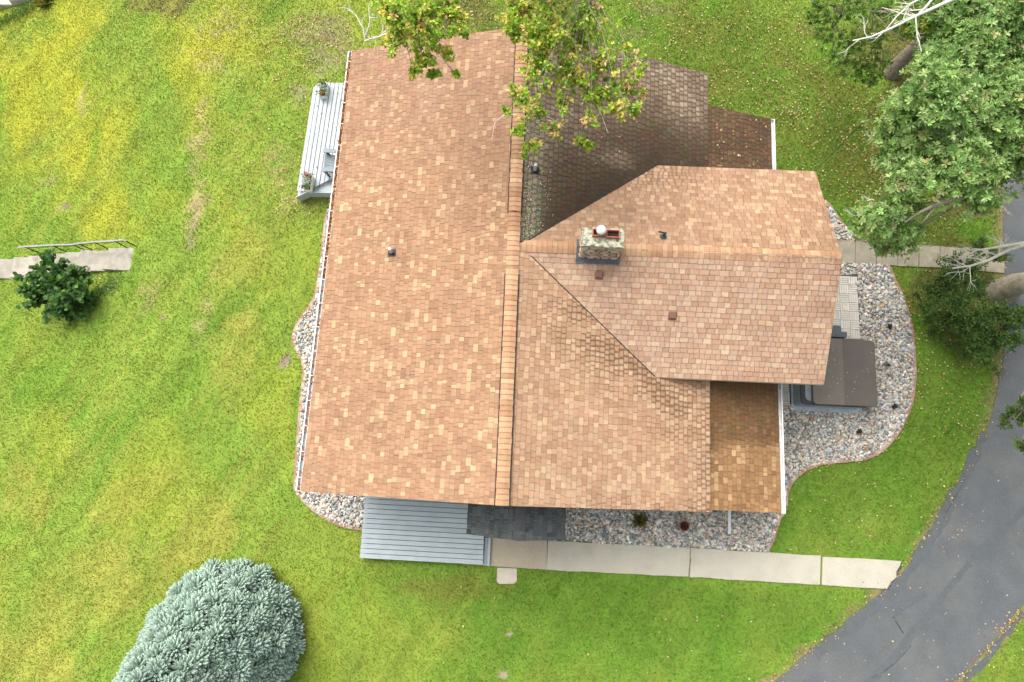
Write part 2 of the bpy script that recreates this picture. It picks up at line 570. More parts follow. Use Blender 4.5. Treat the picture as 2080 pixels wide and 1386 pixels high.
WALK_S = PP([(1112, 1098), (1557, 1122), (1690, 1131), (1830, 1140), (1822, 1158), (1812, 1178), (1801, 1197), (1667, 1188), (1400, 1172), (1112, 1157)])
SLAB_TAN = PP([(940, 1070), (1111, 1080), (1111, 1157), (940, 1146)])
PAD = PP([(1010, 1153), (1050, 1155), (1050, 1180), (1044, 1186), (1014, 1186), (1009, 1180)])
WALK_E = PP([(1640, 484), (1706, 487), (1760, 490), (1830, 496), (1970, 506), (2045, 512), (2045, 556), (1925, 545), (1805, 540), (1706, 535), (1640, 532)])
DECK_S_Z = 0.36
deck_s = PP([(741, 1000), (985, 1016), (981, 1148), (731, 1134)], DECK_S_Z)
DECK_W_Z = 0.55
deck_w = PP([(636, 178), (651, 168), (716, 169), (694, 390), (622, 388), (601, 398)], DECK_W_Z)
HOUSE_FOOT = [(-5.0, -4.85), (7.5, -4.85), (7.5, 7.4), (-5.0, 7.8)]


def step_band():
    a = [G(x, y) for x, y in [(277, 503), (230, 508), (180, 512), (120, 518), (60, 524), (0, 530), (-60, 536), (-140, 544)]]
    b = [G(x, y) for x, y in [(268, 550), (215, 552), (165, 556), (110, 562), (55, 566), (-10, 568), (-70, 574), (-150, 582)]]
    return a, b


ST_A, ST_B = step_band()
steps_poly = [tuple(p[:2]) for p in ST_A] + [tuple(p[:2]) for p in ST_B[::-1]]
EXCL = [drive_poly, bed_e, bed_e1, bed_s, bed_w, WALK_S, SLAB_TAN, PAD, WALK_E, deck_s, deck_w, HOUSE_FOOT, steps_poly]


# ---- lawn colour: patches of lush, yellowing, straw, bare and shade-painted ground where the photograph has them
def blob(x, y, px, py, rx, ry=None, ang=0.0, seed=3, rag=0.6):
    ry = ry or rx
    c = G(px, py); k = 0.0162
    dx = x - c[0]; dy = y - c[1]
    a = math.radians(ang)
    u = (dx * math.cos(a) + dy * math.sin(a)) / (rx * k); v = (-dx * math.sin(a) + dy * math.cos(a)) / (ry * k)
    d = np.sqrt(u * u + v * v) + (fbm(x * 0.9, y * 0.9, seed, 4) - 0.5) * 2 * rag
    return 1 - sstep(0.45, 1.1, d)


LUSH = np.array([0.115, 0.225, 0.022]); BRIGHT = np.array([0.228, 0.315, 0.045]); YEL = np.array([0.368, 0.375, 0.038])
GOLD = np.array([0.300, 0.300, 0.055]); STRAW = np.array([0.345, 0.285, 0.125]); EARTH = np.array([0.255, 0.200, 0.130])
OLIVE = np.array([0.155, 0.212, 0.026]); LITTER_SHADE = np.array([0.140, 0.118, 0.042]); DUST = np.array([0.36, 0.29, 0.20])


def lawncol(x, y):
    x = np.asarray(x, float); y = np.asarray(y, float)
    n1 = fbm(x * 0.22, y * 0.22, 21, 3); n2 = fbm(x * 0.75 + 9, y * 0.75, 33, 3); n3 = fbm(x * 3.1, y * 3.1, 45, 3)
    n4 = fbm(x * 0.45 + 0.25 * y, y * 0.25 - 0.2 * x, 61, 3)
    c = np.ones(x.shape + (3,)) * LUSH

    def mix(c, col, m):
        m = np.clip(m, 0, 1)[..., None]
        return c * (1 - m) + col * m
    west = sstep(2.0, -7.5, x); nw = west * sstep(-3, 6, y)
    c = mix(c, BRIGHT, 0.25 + 0.55 * west + (n2 - 0.5) * 1.3)
    c = mix(c, OLIVE, sstep(0.42, 0.75, n2) * 0.38)
    c = mix(c, YEL, nw * sstep(0.45, 0.68, n1 * 0.45 + n4 * 0.55) * 0.80 * sstep(-8, -12, x))
    c = mix(c, YEL, west * sstep(0.45, 0.8, n4) * 0.28)
    for a in [(60, 130, 90, 70), (90, 255, 110, 45, 20), (150, 70, 50, 40), (40, 40, 60, 30), (150, 200, 30, 60), (60, 330, 70, 40)]:
        c = mix(c, YEL, blob(x, y, *a[:4], a[4] if len(a) > 4 else 0, rag=0.9) * (0.22 + 0.5 * n3))
    for a in [(447, 308, 9, 8), (553, 332, 20, 16), (505, 300, 14, 20), (80, 790, 90, 60), (220, 880, 130, 60), (300, 640, 30, 70), (620, 800, 25, 160), (190, 300, 20, 80), (240, 560, 40, 12)]:
        c = mix(c, LUSH * 1.15, blob(x, y, *a, rag=0.8) * 0.55)
    # sere, golden turf low on the left
    for a in [(330, 1130, 150, 70, 40), (150, 1240, 150, 120, 30), (60, 1010, 90, 60), (420, 1085, 120, 50, 20), (40, 1340, 110, 70), (250, 1010, 120, 40, 35), (480, 720, 80, 120), (480, 560, 60, 90)]:
        c = mix(c, GOLD, blob(x, y, *a[:4], a[4] if len(a) > 4 else 0, rag=1.1) * (0.12 + 0.75 * n3))
    # brown, thin streaks and bare spots
    for a in [(400, 290, 24, 170, 2), (395, 440, 26, 80, -4), (420, 130, 60, 70), (168, 195, 10, 40, -20), (172, 225, 22, 26), (110, 365, 60, 20, 15),
              (590, 400, 60, 60), (130, 425, 40, 10), (300, 600, 40, 60, -20), (410, 640, 30, 90, -8), (575, 330, 50, 90, -10)]:
        c = mix(c, STRAW, blob(x, y, *a[:4], a[4] if len(a) > 4 else 0, rag=0.9) * sstep(0.25, 0.75, n3) * 0.62)
    for a in [(393, 470, 16, 60, 0), (655, 130, 55, 60, 0), (690, 110, 40, 60), (610, 190, 40, 40), (460, 60, 90, 50, 0), (640, 60, 80, 60)]:
        c = mix(c, EARTH, blob(x, y, *a[:4], a[4], rag=0.9) * sstep(0.3, 0.75, n3) * 0.6 if len(a) > 4 else blob(x, y, *a[:4]) * n3 * 0.8)
    for a in [(332, 645, 10, 7), (578, 735, 16, 24, -30), (135, 418, 18, 8), (1035, 1288, 8, 7), (1022, 1371, 10, 7), (590, 700, 4, 5)]:
        c = mix(c, DUST if a[1] > 1000 else EARTH, blob(x, y, *a[:4], a[4] if len(a) > 4 else 0, rag=0.4))
    # leaf litter and thin turf below the trees; upper-left blob paints a tree shadow
    for a in [(330, 5, 120, 40, 0), (1880, 190, 100, 130, 0), (1780, 110, 110, 80, 0), (1840, 330, 90, 60, 0), (1960, 560, 140, 130, 0), (1960, 420, 90, 50, 0), (930, 20, 160, 60, 0)]:
        c = mix(c, LITTER_SHADE, blob(x, y, *a[:4], rag=0.8) * (0.55 + 0.4 * n3))
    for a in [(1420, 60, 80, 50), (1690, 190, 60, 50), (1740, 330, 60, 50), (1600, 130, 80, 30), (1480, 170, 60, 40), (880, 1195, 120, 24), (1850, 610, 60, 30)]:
        c = mix(c, OLIVE * np.array([1.15, 0.95, 1.3]), blob(x, y, *a, rag=0.9) * 0.75)  # dull olive patches; the one below the entry deck paints its shadow
    for a in [(1330, 20, 60, 30), (1500, 260, 40, 20), (1290, 70, 50, 30), (1640, 60, 40, 20)]:
        c = mix(c, STRAW * 0.62, blob(x, y, *a, rag=0.9) * 0.5)
    # dry rim along the asphalt
    d = np.minimum(polydist(x, y, drive_l), polydist(x, y, drive_r))
    c = mix(c, STRAW * 0.75, (1 - sstep(0.02, 0.34, d + (n3 - 0.5) * 0.5)) * 0.85)
    # thinner, olive turf on the wooded side, darkened with painted tree shade
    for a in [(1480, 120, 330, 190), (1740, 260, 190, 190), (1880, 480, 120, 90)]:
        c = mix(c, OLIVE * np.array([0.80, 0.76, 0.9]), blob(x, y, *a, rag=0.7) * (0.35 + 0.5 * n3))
    for a in [(1780, 960, 210, 130), (1930, 800, 120, 160), (1400, 1260, 420, 60)]:
        c = mix(c, LUSH * np.array([0.92, 0.86, 0.9]), blob(x, y, *a, rag=0.7) * 0.55)
    # mowing passes
    st = np.sin((x * 0.85 - y * 0.52) * 2 * math.pi / 1.15 + n2 * 2.2)
    us = x * 0.85 - y * 0.52; vs_ = x * 0.52 + y * 0.85
    sk = fbm(us * 2.6, vs_ * 0.30, 71, 3); c = mix(c, GOLD, sstep(.52, .75, sk) * .28 * sstep(4, -6, x)); c = c * (1 + .20 * (fbm(us * 3.4 + 5, vs_ * .4, 83, 2) - .5))[..., None]
    st2 = np.sin((x * 0.80 - y * 0.60 + 0.35 * n1) * 2 * math.pi / 2.3 + n2 * 3.0)
    c = c * (1 + (0.035 * st + 0.035 * st2) * sstep(4, -6, x))[..., None]
    c = c * (1.04 + 0.04 * west)[..., None]
    c = c * (0.90 + 0.20 * n3)[..., None]
    c = c * np.array([0.93, 0.925, 1.0]) + np.array([0.0, 0.0, 0.004])
    return np.clip(c, 0.004, 0.9)


# ---- terrain sheet
def grid_axis(lo, hi, a, b, step):
    near = np.arange(a, b + 1e-6, step)
    far1 = a - np.cumsum(np.geomspace(step, (a - lo) * 0.25, 14)); far1 = far1[far1 > lo][::-1]
    far2 = b + np.cumsum(np.geomspace(step, (hi - b) * 0.25, 14)); far2 = far2[far2 < hi]
    return np.concatenate([[lo], far1, near, far2, [hi]])


gx = grid_axis(-220, 220, -24.0, 18.5, 0.10); gy = grid_axis(-220, 220, -12.5, 17.0, 0.10)
GX, GY = np.meshgrid(gx, gy)
VV = np.stack([GX, GY, ground(GX, GY)], -1).reshape(-1, 3)
nx, ny = len(gx), len(gy)
ii = (np.arange(ny - 1)[:, None] * nx + np.arange(nx - 1)[None]).ravel()
FF = np.stack([ii, ii + 1, ii + nx + 1, ii + nx], 1)
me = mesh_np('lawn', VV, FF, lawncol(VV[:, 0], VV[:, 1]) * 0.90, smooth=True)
struct(link(me, 'lawn', None, M['lawn']), 'patchy green and yellowing lawn falling away to the left')

# ---- grass blades over the lawn that the photograph shows
NB = 760000
bx = RNG.uniform(-24.0, 18.3, NB); by = RNG.uniform(-12.2, 16.8, NB)
keep = np.ones(NB, bool)
edge_n = fbm(bx * 5.0, by * 5.0, 91, 2)
for pl in EXCL:
    ins = inpoly(bx, by, pl)
    if pl in (drive_poly, WALK_S, WALK_E, PAD, steps_poly):
        idx = np.nonzero(ins)[0]
        dd = polydist(bx[idx], by[idx], list(pl) + [pl[0]])
        ins[idx[dd < np.clip((edge_n[idx] - 0.42) * 0.55, 0.0, 0.16)]] = False
    keep &= ~ins
keep &= RNG.uniform(size=NB) < 0.70 + 0.35 * fbm(bx * 2.3, by * 2.3, 77, 2)
bx, by = bx[keep], by[keep]; nb = len(bx)
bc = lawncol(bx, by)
dens = fbm(bx * 1.7, by * 1.7, 5, 2)
hgt = (0.032 + 0.045 * RNG.uniform(size=nb)) * (0.85 + 0.3 * dens)
brown = (bc[:, 1] < bc[:, 0] * 0.95)
hgt = np.where(brown, hgt * 0.6, hgt)
an = RNG.uniform(0, 2 * math.pi, nb); wd = RNG.uniform(0.010, 0.020, nb)
bz = ground(bx, by)
lx = RNG.normal(size=nb) * 0.032; ly = RNG.normal(size=nb) * 0.032
V0 = np.stack([bx - np.cos(an) * wd, by - np.sin(an) * wd, bz - 0.005], 1)
V1 = np.stack([bx + np.cos(an) * wd, by + np.sin(an) * wd, bz - 0.005], 1)
V2 = np.stack([bx + lx, by + ly, bz + hgt], 1)
VV = np.stack([V0, V1, V2], 1).reshape(-1, 3)
bc = bc * (1.0 + RNG.normal(size=(nb, 1)) * 0.085)
tint = RNG.uniform(size=nb)
bc[tint < 0.06] = bc[tint < 0.06] * 0.5 + STRAW * 0.5
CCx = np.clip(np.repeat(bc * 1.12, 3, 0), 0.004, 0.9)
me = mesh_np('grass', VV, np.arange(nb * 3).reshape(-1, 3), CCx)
stuff(link(me, 'grass', None, M['blade']), 'short mown grass growing over the lawn')

# ---- driveway
mb = MB(); mb.prism(drive_poly, -0.15, 0.020)
struct(mb.build('driveway', M['asphalt']), 'grey asphalt driveway curving past the house')


def ribbon(line, wid, z, mb, seed=1, jit=0.3):
    pts = smooth_line(line, 8)
    vs = []
    for i, p in enumerate(pts):
        d = np.array(pts[min(i + 1, len(pts) - 1)]) - np.array(pts[max(i - 1, 0)]); d /= np.linalg.norm(d) + 1e-9
        n = np.array([-d[1], d[0]]); w2 = wid / 2 * (1 + jit * (2 * float(vnoise(i * 0.45, seed)) - 1)); o = 0.4 * wid * jit * (float(vnoise(i * 0.6, seed + 9)) - 0.5)
        vs.append((p[0] + n[0] * (w2 + o), p[1] + n[1] * (w2 + o), z)); vs.append((p[0] - n[0] * (w2 - o), p[1] - n[1] * (w2 - o), z))
    mb.add(vs, [(2 * i, 2 * i + 1, 2 * i + 3, 2 * i + 2) for i in range(len(pts) - 1)])


mb = MB()
ribbon(PP([(2110, 1010), (2075, 1040), (2030, 1085), (1990, 1118), (1960, 1155), (1925, 1195), (1895, 1240), (1860, 1275), (1820, 1330), (1790, 1362), (1750, 1400)]), 0.20, 0.024, mb, 3)
ribbon(PP([(2000, 880), (1975, 935), (1935, 1015), (1895, 1085), (1860, 1140), (1825, 1188), (1780, 1225), (1715, 1282), (1655, 1330)]), 0.30, 0.0245, mb, 8, 0.6)
ribbon(PP([(2080, 1246), (2040, 1290), (2000, 1342), (1955, 1384)]), 0.16, 0.024, mb, 5, 0.7)
ribbon(PP([(1815, 1250), (1850, 1225), (1880, 1205)]), 0.12, 0.024, mb, 6, 0.7)
struct(mb.build('sealed_cracks', M['sealant']), 'darker sealed bands across the asphalt')
mb = MB()
ribbon(PP([(1813, 1252), (1822, 1268), (1834, 1286)]), 0.035, 0.027, mb, 6, 0.7)
ribbon(PP([(1962, 965), (1945, 1000), (1922, 1040)]), 0.02, 0.0285, mb, 2, 0.9)
ribbon(PP([(1850, 1310), (1822, 1342), (1790, 1366), (1770, 1376)]), 0.025, 0.0285, mb, 4, 0.9)
ribbon(PP([(1830, 1143), (1823, 1160), (1812, 1180), (1802, 1198)]), 0.09, 0.0285, mb, 4, 0.9)
struct(mb.build('open_cracks', M['seal2']), 'thin dark cracks in the asphalt')


# ---- concrete walks
def slab_between(mb, n_line, s_line, cuts, col, z=0.045, gap=0.02, jit=0.02):
    """walk cut into slabs: n_line / s_line functions of a pixel column"""
    for a, b in zip(cuts[:-1], cuts[1:]):
        m_ = max(2, int((b - a) / 22))
        xs = np.linspace(a + gap * 30, b - gap * 30, m_)
        top = [P(x, n_line(x), 0)[:2] + RNG.normal(size=2) * jit * 0.4 for x in xs]
        bot = [P(x - 1.5, s_line(x), 0)[:2] + RNG.normal(size=2) * jit * 0.4 for x in xs]
        c = np.array(col) * (1 + RNG.normal() * 0.03)
        mb.prism([tuple(q) for q in bot] + [tuple(q) for q in top[::-1]], -0.08, z, col=tuple(c))


mb = MB()
nl = lambda x: np.interp(x, [1112, 1300, 1557, 1690, 1830], [1098, 1107, 1122, 1131, 1140])
slf = lambda x: np.interp(x, [1112, 1400, 1667, 1801], [1157, 1172, 1188, 1197])
slab_between(mb, nl, slf, [1112, 1402], (0.400, 0.378, 0.308), gap=0.03)
slab_between(mb, nl, slf, [1402, 1667], (0.400, 0.380, 0.310), gap=0.015)
p_end = PP([(1670, 1131), (1760, 1135), (1829, 1140), (1826, 1150), (1818, 1162), (1820, 1172), (1808, 1182), (1800, 1196), (1740, 1193), (1668, 1188)])
mb.prism(p_end, -0.08, 0.047, col=(0.402, 0.382, 0.312))
struct(mb.build('concrete_walk', M['concrete']), 'pale concrete walk from the driveway to the entry')
mb = MB(); mb.prism(SLAB_TAN, -0.08, 0.05, col=(0.365, 0.315, 0.235))
struct(mb.build('entry_slab', M['concrete']), 'tan coated concrete slab beneath the entry roof')
mb = MB(); mb.prism(PAD, -0.05, 0.035, col=(0.44, 0.40, 0.33))
struct(mb.build('stepping_pad', M['concrete']), 'small chipped concrete pad in the grass')
mb = MB()
nl2 = lambda x: np.interp(x, [1640, 1706, 1760, 1830, 1970, 2045], [484, 487, 490, 496, 506, 512])
sl2 = lambda x: np.interp(x, [1640, 1706, 1805, 1925, 2045], [532, 535, 540, 545, 556])
slab_between(mb, nl2, sl2, [1640, 1694, 1737, 1780, 1823, 1866, 1908, 1951, 1994, 2040], (0.30, 0.265, 0.20), gap=0.02, jit=0.01)
struct(mb.build('side_walk', M['oldconcrete']), 'brownish concrete side walk to the driveway')
# dark open joints and weeds in the walk
mb = MB()
ribbon(PP([(1403, 1133), (1400, 1150), (1397, 1172)]), 0.015, 0.051, mb, 3, 0.9)
struct(mb.build('walk_crack', M['seal2']), 'hairline crack across the pale walk')

# ---- garden steps down the bank on the left
mb = MB()
tread_c = [0, 0.42, 0.66, 0.95, 1.32, 1.70, 2.08, 2.46, 2.84, 3.22, 3.60]
A0, B0 = ST_A, ST_B


def along(L, t):
    k = min(int(t), len(L) - 2); f = t - k
    return L[k] * (1 - f) + L[k + 1] * f


tt = [0.0, 1.0, 1.55, 2.1, 2.65, 3.2, 3.8, 4.4, 5.0, 5.6, 6.2, 6.8]
for i in range(len(tt) - 1):
    a0, a1 = along(A0, tt[i]), along(A0, min(6.99, tt[i + 1] + 0.03)); b0, b1 = along(B0, tt[i]), along(B0, min(6.99, tt[i + 1] + 0.03))
    mid = (a0 + b1) / 2
    z = float(ground((a0[0] + a1[0]) / 2, 0)) + 0.10
    rag = RNG.normal(size=(2, 2)) * 0.03
    bow = (a0 + b0) / 2 + np.array([0.05, 0, 0])
    poly = [tuple(a1[:2] + rag[0]), tuple(a0[:2]), tuple(bow[:2]), tuple(b0[:2]), tuple(b1[:2] + rag[1])]
    mb.prism(poly, z - 0.7, z, inset=0.015, col=tuple(np.array((0.37, 0.345, 0.29)) * (1 + RNG.normal() * 0.06)))
struct(mb.build('garden_steps', M['oldconcrete']), 'weathered concrete garden steps going down the bank')
# pale slab at the top left corner
mb = MB()
for a, b in [((-70, -10), (-20, 2)), ((-18, 2), (28, -8)), ((30, -9), (66, -20))]:
    q = [G(a[0], a[1] + 22)[:2], G(b[0], b[1] + 22)[:2], G(b[0] - 14, b[1] - 40)[:2], G(a[0] - 14, a[1] - 40)[:2]]
    z = float(ground(q[0][0], 0)); z = max(z, float(ground(q[1][0], 0))) + 0.12
    mb.prism([tuple(p) for p in q], z - 0.6, z, inset=0.02, col=(0.48, 0.45, 0.38))
struct(mb.build('corner_path', M['oldconcrete']), 'pale stone path at the far left corner')


PAT_X1, PAT_Y0, PAT_Y1 = P(1741, 600, .06)[0] + .04, P(1690, 825, .06)[1], P(1741, 562, .06)[1] + .04


# ---- stone beds: soil sheet, edging, river stones
def icos():
    t = (1 + 5 ** .5) / 2
    v = np.array([(-1, t, 0), (1, t, 0), (-1, -t, 0), (1, -t, 0), (0, -1, t), (0, 1, t), (0, -1, -t), (0, 1, -t), (t, 0, -1), (t, 0, 1), (-t, 0, -1), (-t, 0, 1)], float)
    v = unit(v)
    f = [(0, 11, 5), (0, 5, 1), (0, 1, 7), (0, 7, 10), (0, 10, 11), (1, 5, 9), (5, 11, 4), (11, 10, 2), (10, 7, 6), (7, 1, 8), (3, 9, 4), (3, 4, 2), (3, 2, 6), (3, 6, 8), (3, 8, 9), (4, 9, 5), (2, 4, 11), (6, 2, 10), (8, 6, 7), (9, 8, 1)]
    v = list(map(tuple, v)); cache = {}; out = []

    def mid(a, b):
        k = (min(a, b), max(a, b))
        if k not in cache:
            m_ = (np.array(v[a]) + np.array(v[b])) / 2; v.append(tuple(m_ / np.linalg.norm(m_))); cache[k] = len(v) - 1
        return cache[k]
    for a, b, c in f:
        x, y, z = mid(a, b), mid(b, c), mid(c, a)
        out += [(a, x, z), (b, y, x), (c, z, y), (x, y, z)]
    return np.array(v), np.array(out)


IV, IF = icos()


def stones(polys, name, label, sp=0.064):
    pts = []
    for poly in polys:
        a = np.array(poly); x0, y0 = a.min(0); x1, y1 = a.max(0)
        xs = np.arange(x0, x1, sp); ys = np.arange(y0, y1, sp * 0.87)
        X, Y = np.meshgrid(xs, ys); X = X + (np.arange(len(ys)) % 2)[:, None] * sp / 2
        X = X + RNG.normal(size=X.shape) * sp * 0.2; Y = Y + RNG.normal(size=Y.shape) * sp * 0.2
        X = X.ravel(); Y = Y.ravel(); k = inpoly(X, Y, poly)
        for f in (HOUSE_FOOT,):
            k &= ~inpoly(X, Y, [(f[0][0] + .25, f[0][1] + .25), (f[1][0] - .25, f[1][1] + .25), (f[2][0] - .25, f[2][1] - .25), (f[3][0] + .25, f[3][1] - .25)])
        k &= ~((X > 7.2) & (X < PAT_X1) & (Y > PAT_Y0) & (Y < PAT_Y1))
        pts.append(np.stack([X[k], Y[k]], 1))
    p = np.concatenate(pts); n = len(p)
    r = sp * 0.62 * np.exp(RNG.normal(size=n) * 0.28)
    r = np.clip(r, 0.026, 0.10)
    S = np.stack([r * RNG.uniform(0.8, 1.35, n), r * RNG.uniform(0.7, 1.0, n), r * RNG.uniform(0.45, 0.75, n)], 1)
    an = RNG.uniform(0, 2 * math.pi, n); tl = RNG.normal(size=n) * 0.3
    lump = 1 + 0.14 * RNG.normal(size=(n, len(IV), 1))
    V = IV[None] * S[:, None, :] * lump
    x = V[..., 0]; z = V[..., 2]
    V = np.stack([x * np.cos(tl)[:, None] - z * np.sin(tl)[:, None], V[..., 1], x * np.sin(tl)[:, None] + z * np.cos(tl)[:, None]], -1)
    x = V[..., 0]; y = V[..., 1]
    V = np.stack([x * np.cos(an)[:, None] - y * np.sin(an)[:, None], x * np.sin(an)[:, None] + y * np.cos(an)[:, None], V[..., 2]], -1)
    V[..., 0] += p[:, 0:1]; V[..., 1] += p[:, 1:2]; V[..., 2] += (0.03 + RNG.uniform(0, 0.045, n))[:, None]
    cols = pick([(0.66, 0.63, 0.56), (0.50, 0.49, 0.45), (0.36, 0.385, 0.375), (0.58, 0.49, 0.37), (0.44, 0.28, 0.15), (0.22, 0.235, 0.235), (0.72, 0.65, 0.56), (0.55, 0.45, 0.37)],
                [17, 24, 24, 12, 3.5, 8, 9, 8], n, 0.12) * 0.83
    F = (IF[None] + (np.arange(n) * len(IV))[:, None, None]).reshape(-1, 3)
    me = mesh_np(name, V.reshape(-1, 3), F, np.repeat(cols, len(IV), 0), smooth=True)
    return stuff(link(me, name, None, M['pebble']), label)


def edging(line, name, label, wd=0.11):
    mb = MB()
    pts = smooth_line(line[::3] + [line[-1]], 6) if len(line) > 8 else line
    # walk at 0.24 m blocks
    P2 = np.array(pts); seg = np.hypot(*np.diff(P2, axis=0).T); s = np.concatenate([[0], np.cumsum(seg)])
    L_ = 0.0
    while L_ < s[-1] - 0.05:
        e = min(L_ + 0.25, s[-1])
        a = np.array([np.interp(L_ + 0.006, s, P2[:, 0]), np.interp(L_ + 0.006, s, P2[:, 1])]); b = np.array([np.interp(e, s, P2[:, 0]), np.interp(e, s, P2[:, 1])])
        z = 0.045 + random.uniform(-0.012, 0.012)
        c = random.choice([(0.33, 0.20, 0.14), (0.30, 0.20, 0.15), (0.37, 0.27, 0.21), (0.27, 0.17, 0.12)])
        mb.beam((*a, z - 0.05), (*b, z - 0.05), wd, 0.14, col=c)
        L_ = e
    return tag(mb.build(name, M['edging']), label, 'garden edging', 'brown block edgings of the stone beds')


mb = MB(); mb.prism(bed_e, -0.05, 0.012); mb.prism(bed_e1, -0.05, 0.0122); mb.prism(bed_s, -0.05, 0.0124); mb.prism(bed_w, -0.05, 0.0126)
struct(mb.build('bed_soil', M['soil']), 'soil below the river stones')
stones([bed_e, bed_e1], 'river_stones', 'rounded river stones filling the curved bed around the hot tub')
stones([bed_s], 'river_stones', 'rounded river stones filling the bed between house and pale walk')
stones([bed_w], 'river_stones', 'rounded river stones in the narrow bed along the left eave')
edging(bed_e_out, 'bed_edging', 'long curved brown edging around the hot tub stone bed')
edging(smooth_line(PP([(1672, 408), (1688, 424), (1702, 447), (1728, 474), (1758, 490)]), 4), 'bed_edging', 'short brown edging of the stone wedge north of the side walk')
edging(bed_s_out, 'bed_edging', 'short brown edging at the right end of the stone bed beside the pale walk')
edging(bed_w_out, 'bed_edging', 'wavy brown edging of the narrow stone bed along the left eave')

# ================================================================== THE HOUSE
ZUP = 0.5
Ww, ze, zr = 5.3465, 2.9021 + ZUP, 4.4216 + ZUP
Xb, zb, Xp, zp = 5.6501, 2.3797 + ZUP, 7.8101, 1.7073 + ZUP
Yn, Ys, Ypn = 8.0417, -5.1216, 7.0199
Yw, zw, hw, zwe, Xe = 1.5283, 4.3608 + ZUP, 3.1044, 2.9782 + ZUP, 8.5622
sW = (zr - ze) / Ww; sE = (zr - zb) / Xb; sP = (zb - zp) / (Xp - Xb); sw = (zw - zwe) / hw
zW = lambda x, y: zr + sW * x
zE = lambda x, y: zr - sE * x
zP = lambda x, y: zb - 0.05 - sP * (x - Xb)
zN = lambda x, y: zw - sw * (y - Yw)
zS = lambda x, y: zw + sw * (y - Yw)
xv = (zr - zwe) / sE; xt = (zr - zw) / sE

house = thing('house', 'single storey house with brown shingled cross gable roof and stone chimney', 'house', (0, 0, 0))


def clip(sub, poly):
    out = sub
    n = len(poly)
    for i in range(n):
        ax, ay = poly[i]; bx_, by_ = poly[(i + 1) % n]
        ex, ey = bx_ - ax, by_ - ay
        inp = out; out = []
        if not inp:
            return []
        for j in range(len(inp)):
            p = inp[j]; q = inp[(j + 1) % len(inp)]
            dp = ex * (p[1] - ay) - ey * (p[0] - ax); dq = ex * (q[1] - ay) - ey * (q[0] - ax)
            if dp >= 0:
                out.append(p)
            if (dp >= 0) != (dq >= 0):
                t = dp / (dp - dq)
                out.append((p[0] + (q[0] - p[0]) * t, p[1] + (q[1] - p[1]) * t))
    return out


TINT = (0.985, 1.05, 1.02)


def shingles(name, polys, axis, down, plane, ex, widths, palette, weights, stain, seed, jit=0.07, lift=0.0, mtl=None, tmin=0.004, tmax=0.013):
    """real overlapping tabs. axis: the axis the courses stack along ('x'/'y'); down: +1/-1 downslope sense on it"""
    rnd = random.Random(seed)
    mb = MB()
    polys = [ccw(p) for p in polys]
    al = np.concatenate([np.array(p) for p in polys]); k = 0 if axis == 'x' else 1
    vlo, vhi = al[:, k].min(), al[:, k].max(); ulo, uhi = al[:, 1 - k].min(), al[:, 1 - k].max()
    v = 0.0
    while v < vhi - vlo:
        u = ulo - rnd.uniform(0, 0.2)
        vd = (vhi - v) if down > 0 else (vlo + v)            # butt edge of this course
        while u < uhi:
            wd = rnd.choice(widths) * rnd.uniform(0.85, 1.15)
            stag = rnd.choice((0, 0, 0, 0.008, -0.008))
            d0 = vd + down * stag; d1 = vd - down * ex * 1.06
            lo, hi = min(d0, d1), max(d0, d1)
            r = [(lo, u + .002), (hi, u + .002), (hi, u + wd - .002), (lo, u + wd - .002)]
            if k == 1:
                r = [(b, a) for a, b in r]
            r = ccw(r)
            t = rnd.uniform(tmin, tmax)
            base = palette[rnd.choices(range(len(palette)), weights)[0]]
            j = (1 + rnd.gauss(0, jit)) * (1.0 if mtl else 1.02)
            for pl in polys:
                q = clip(r, pl)
                if len(q) < 3:
                    continue
                cx = sum(p[0] for p in q) / len(q); cy = sum(p[1] for p in q) / len(q)
                mcol, mix, gr = stain(cx, cy)
                c = tuple(max(0.004, (base[i] * j * TINT[i]) * (1 - mix) + mcol[i] * mix * (0.8 + 0.4 * rnd.random())) for i in range(3))
                top = []; uv = []
                for p in q:
                    f = (d0 - p[k]) * down / abs(d1 - d0)      # 0 at the butt edge
                    top.append((p[0], p[1], plane(*p) + lift + 0.002 + t * (1 - f)))
                    uv.append(((p[1 - k] - u) / wd, f))
                n = len(q)
                bot = [(a, b, plane(a, b) + lift - 0.004) for a, b in q]
                mb.add(top + bot, [tuple(range(n))] + [(n + i, n + (i + 1) % n, (i + 1) % n, i) for i in range(n)], col=c, uvs=uv + [(0.5, -0.1)] * n, alpha=gr)
            u += wd
        v += ex
    return mb.build(name, mtl or M['shingle'], house)


def slab(parent, polys, plane, name='roof_board', th=0.16, m='trim'):
    mb = MB()
    for p in polys:
        mb.prism(p, lambda x, y: plane(x, y) - th, lambda x, y: plane(x, y) - 0.006)
    return mb.build(name, M[m], parent)


def roofxy(px, py, z=4.2):
    return P(px, py, z)[:2]


def gauss(x, y, px, py, r, z=4.2, ry=None):
    c = roofxy(px, py, z); k = 0.0131
    return math.exp(-(((x - c[0]) / (r * k)) ** 2 + ((y - c[1]) / ((ry or r) * k)) ** 2))


def fn(x, y, s, seed):
    return float(fbm(x * s, y * s, seed, 3))


# -- left (west) slope
WNx, WSx = -Ww + 0.055, -Ww - 0.05
pW = [(WSx, Ys), (0.055, Ys - 0.045), (-0.075, Yn - 0.04), (WNx, Yn)]


def stW(x, y):
    m = 0.30 * float(sstep(2, 8, y)) + 0.22 * (fn(x, y, 0.8, 7) - 0.5)
    return (0.235, 0.142, 0.102), max(0, m), 0.05 + 0.15 * fn(x, y, 2.0, 3)


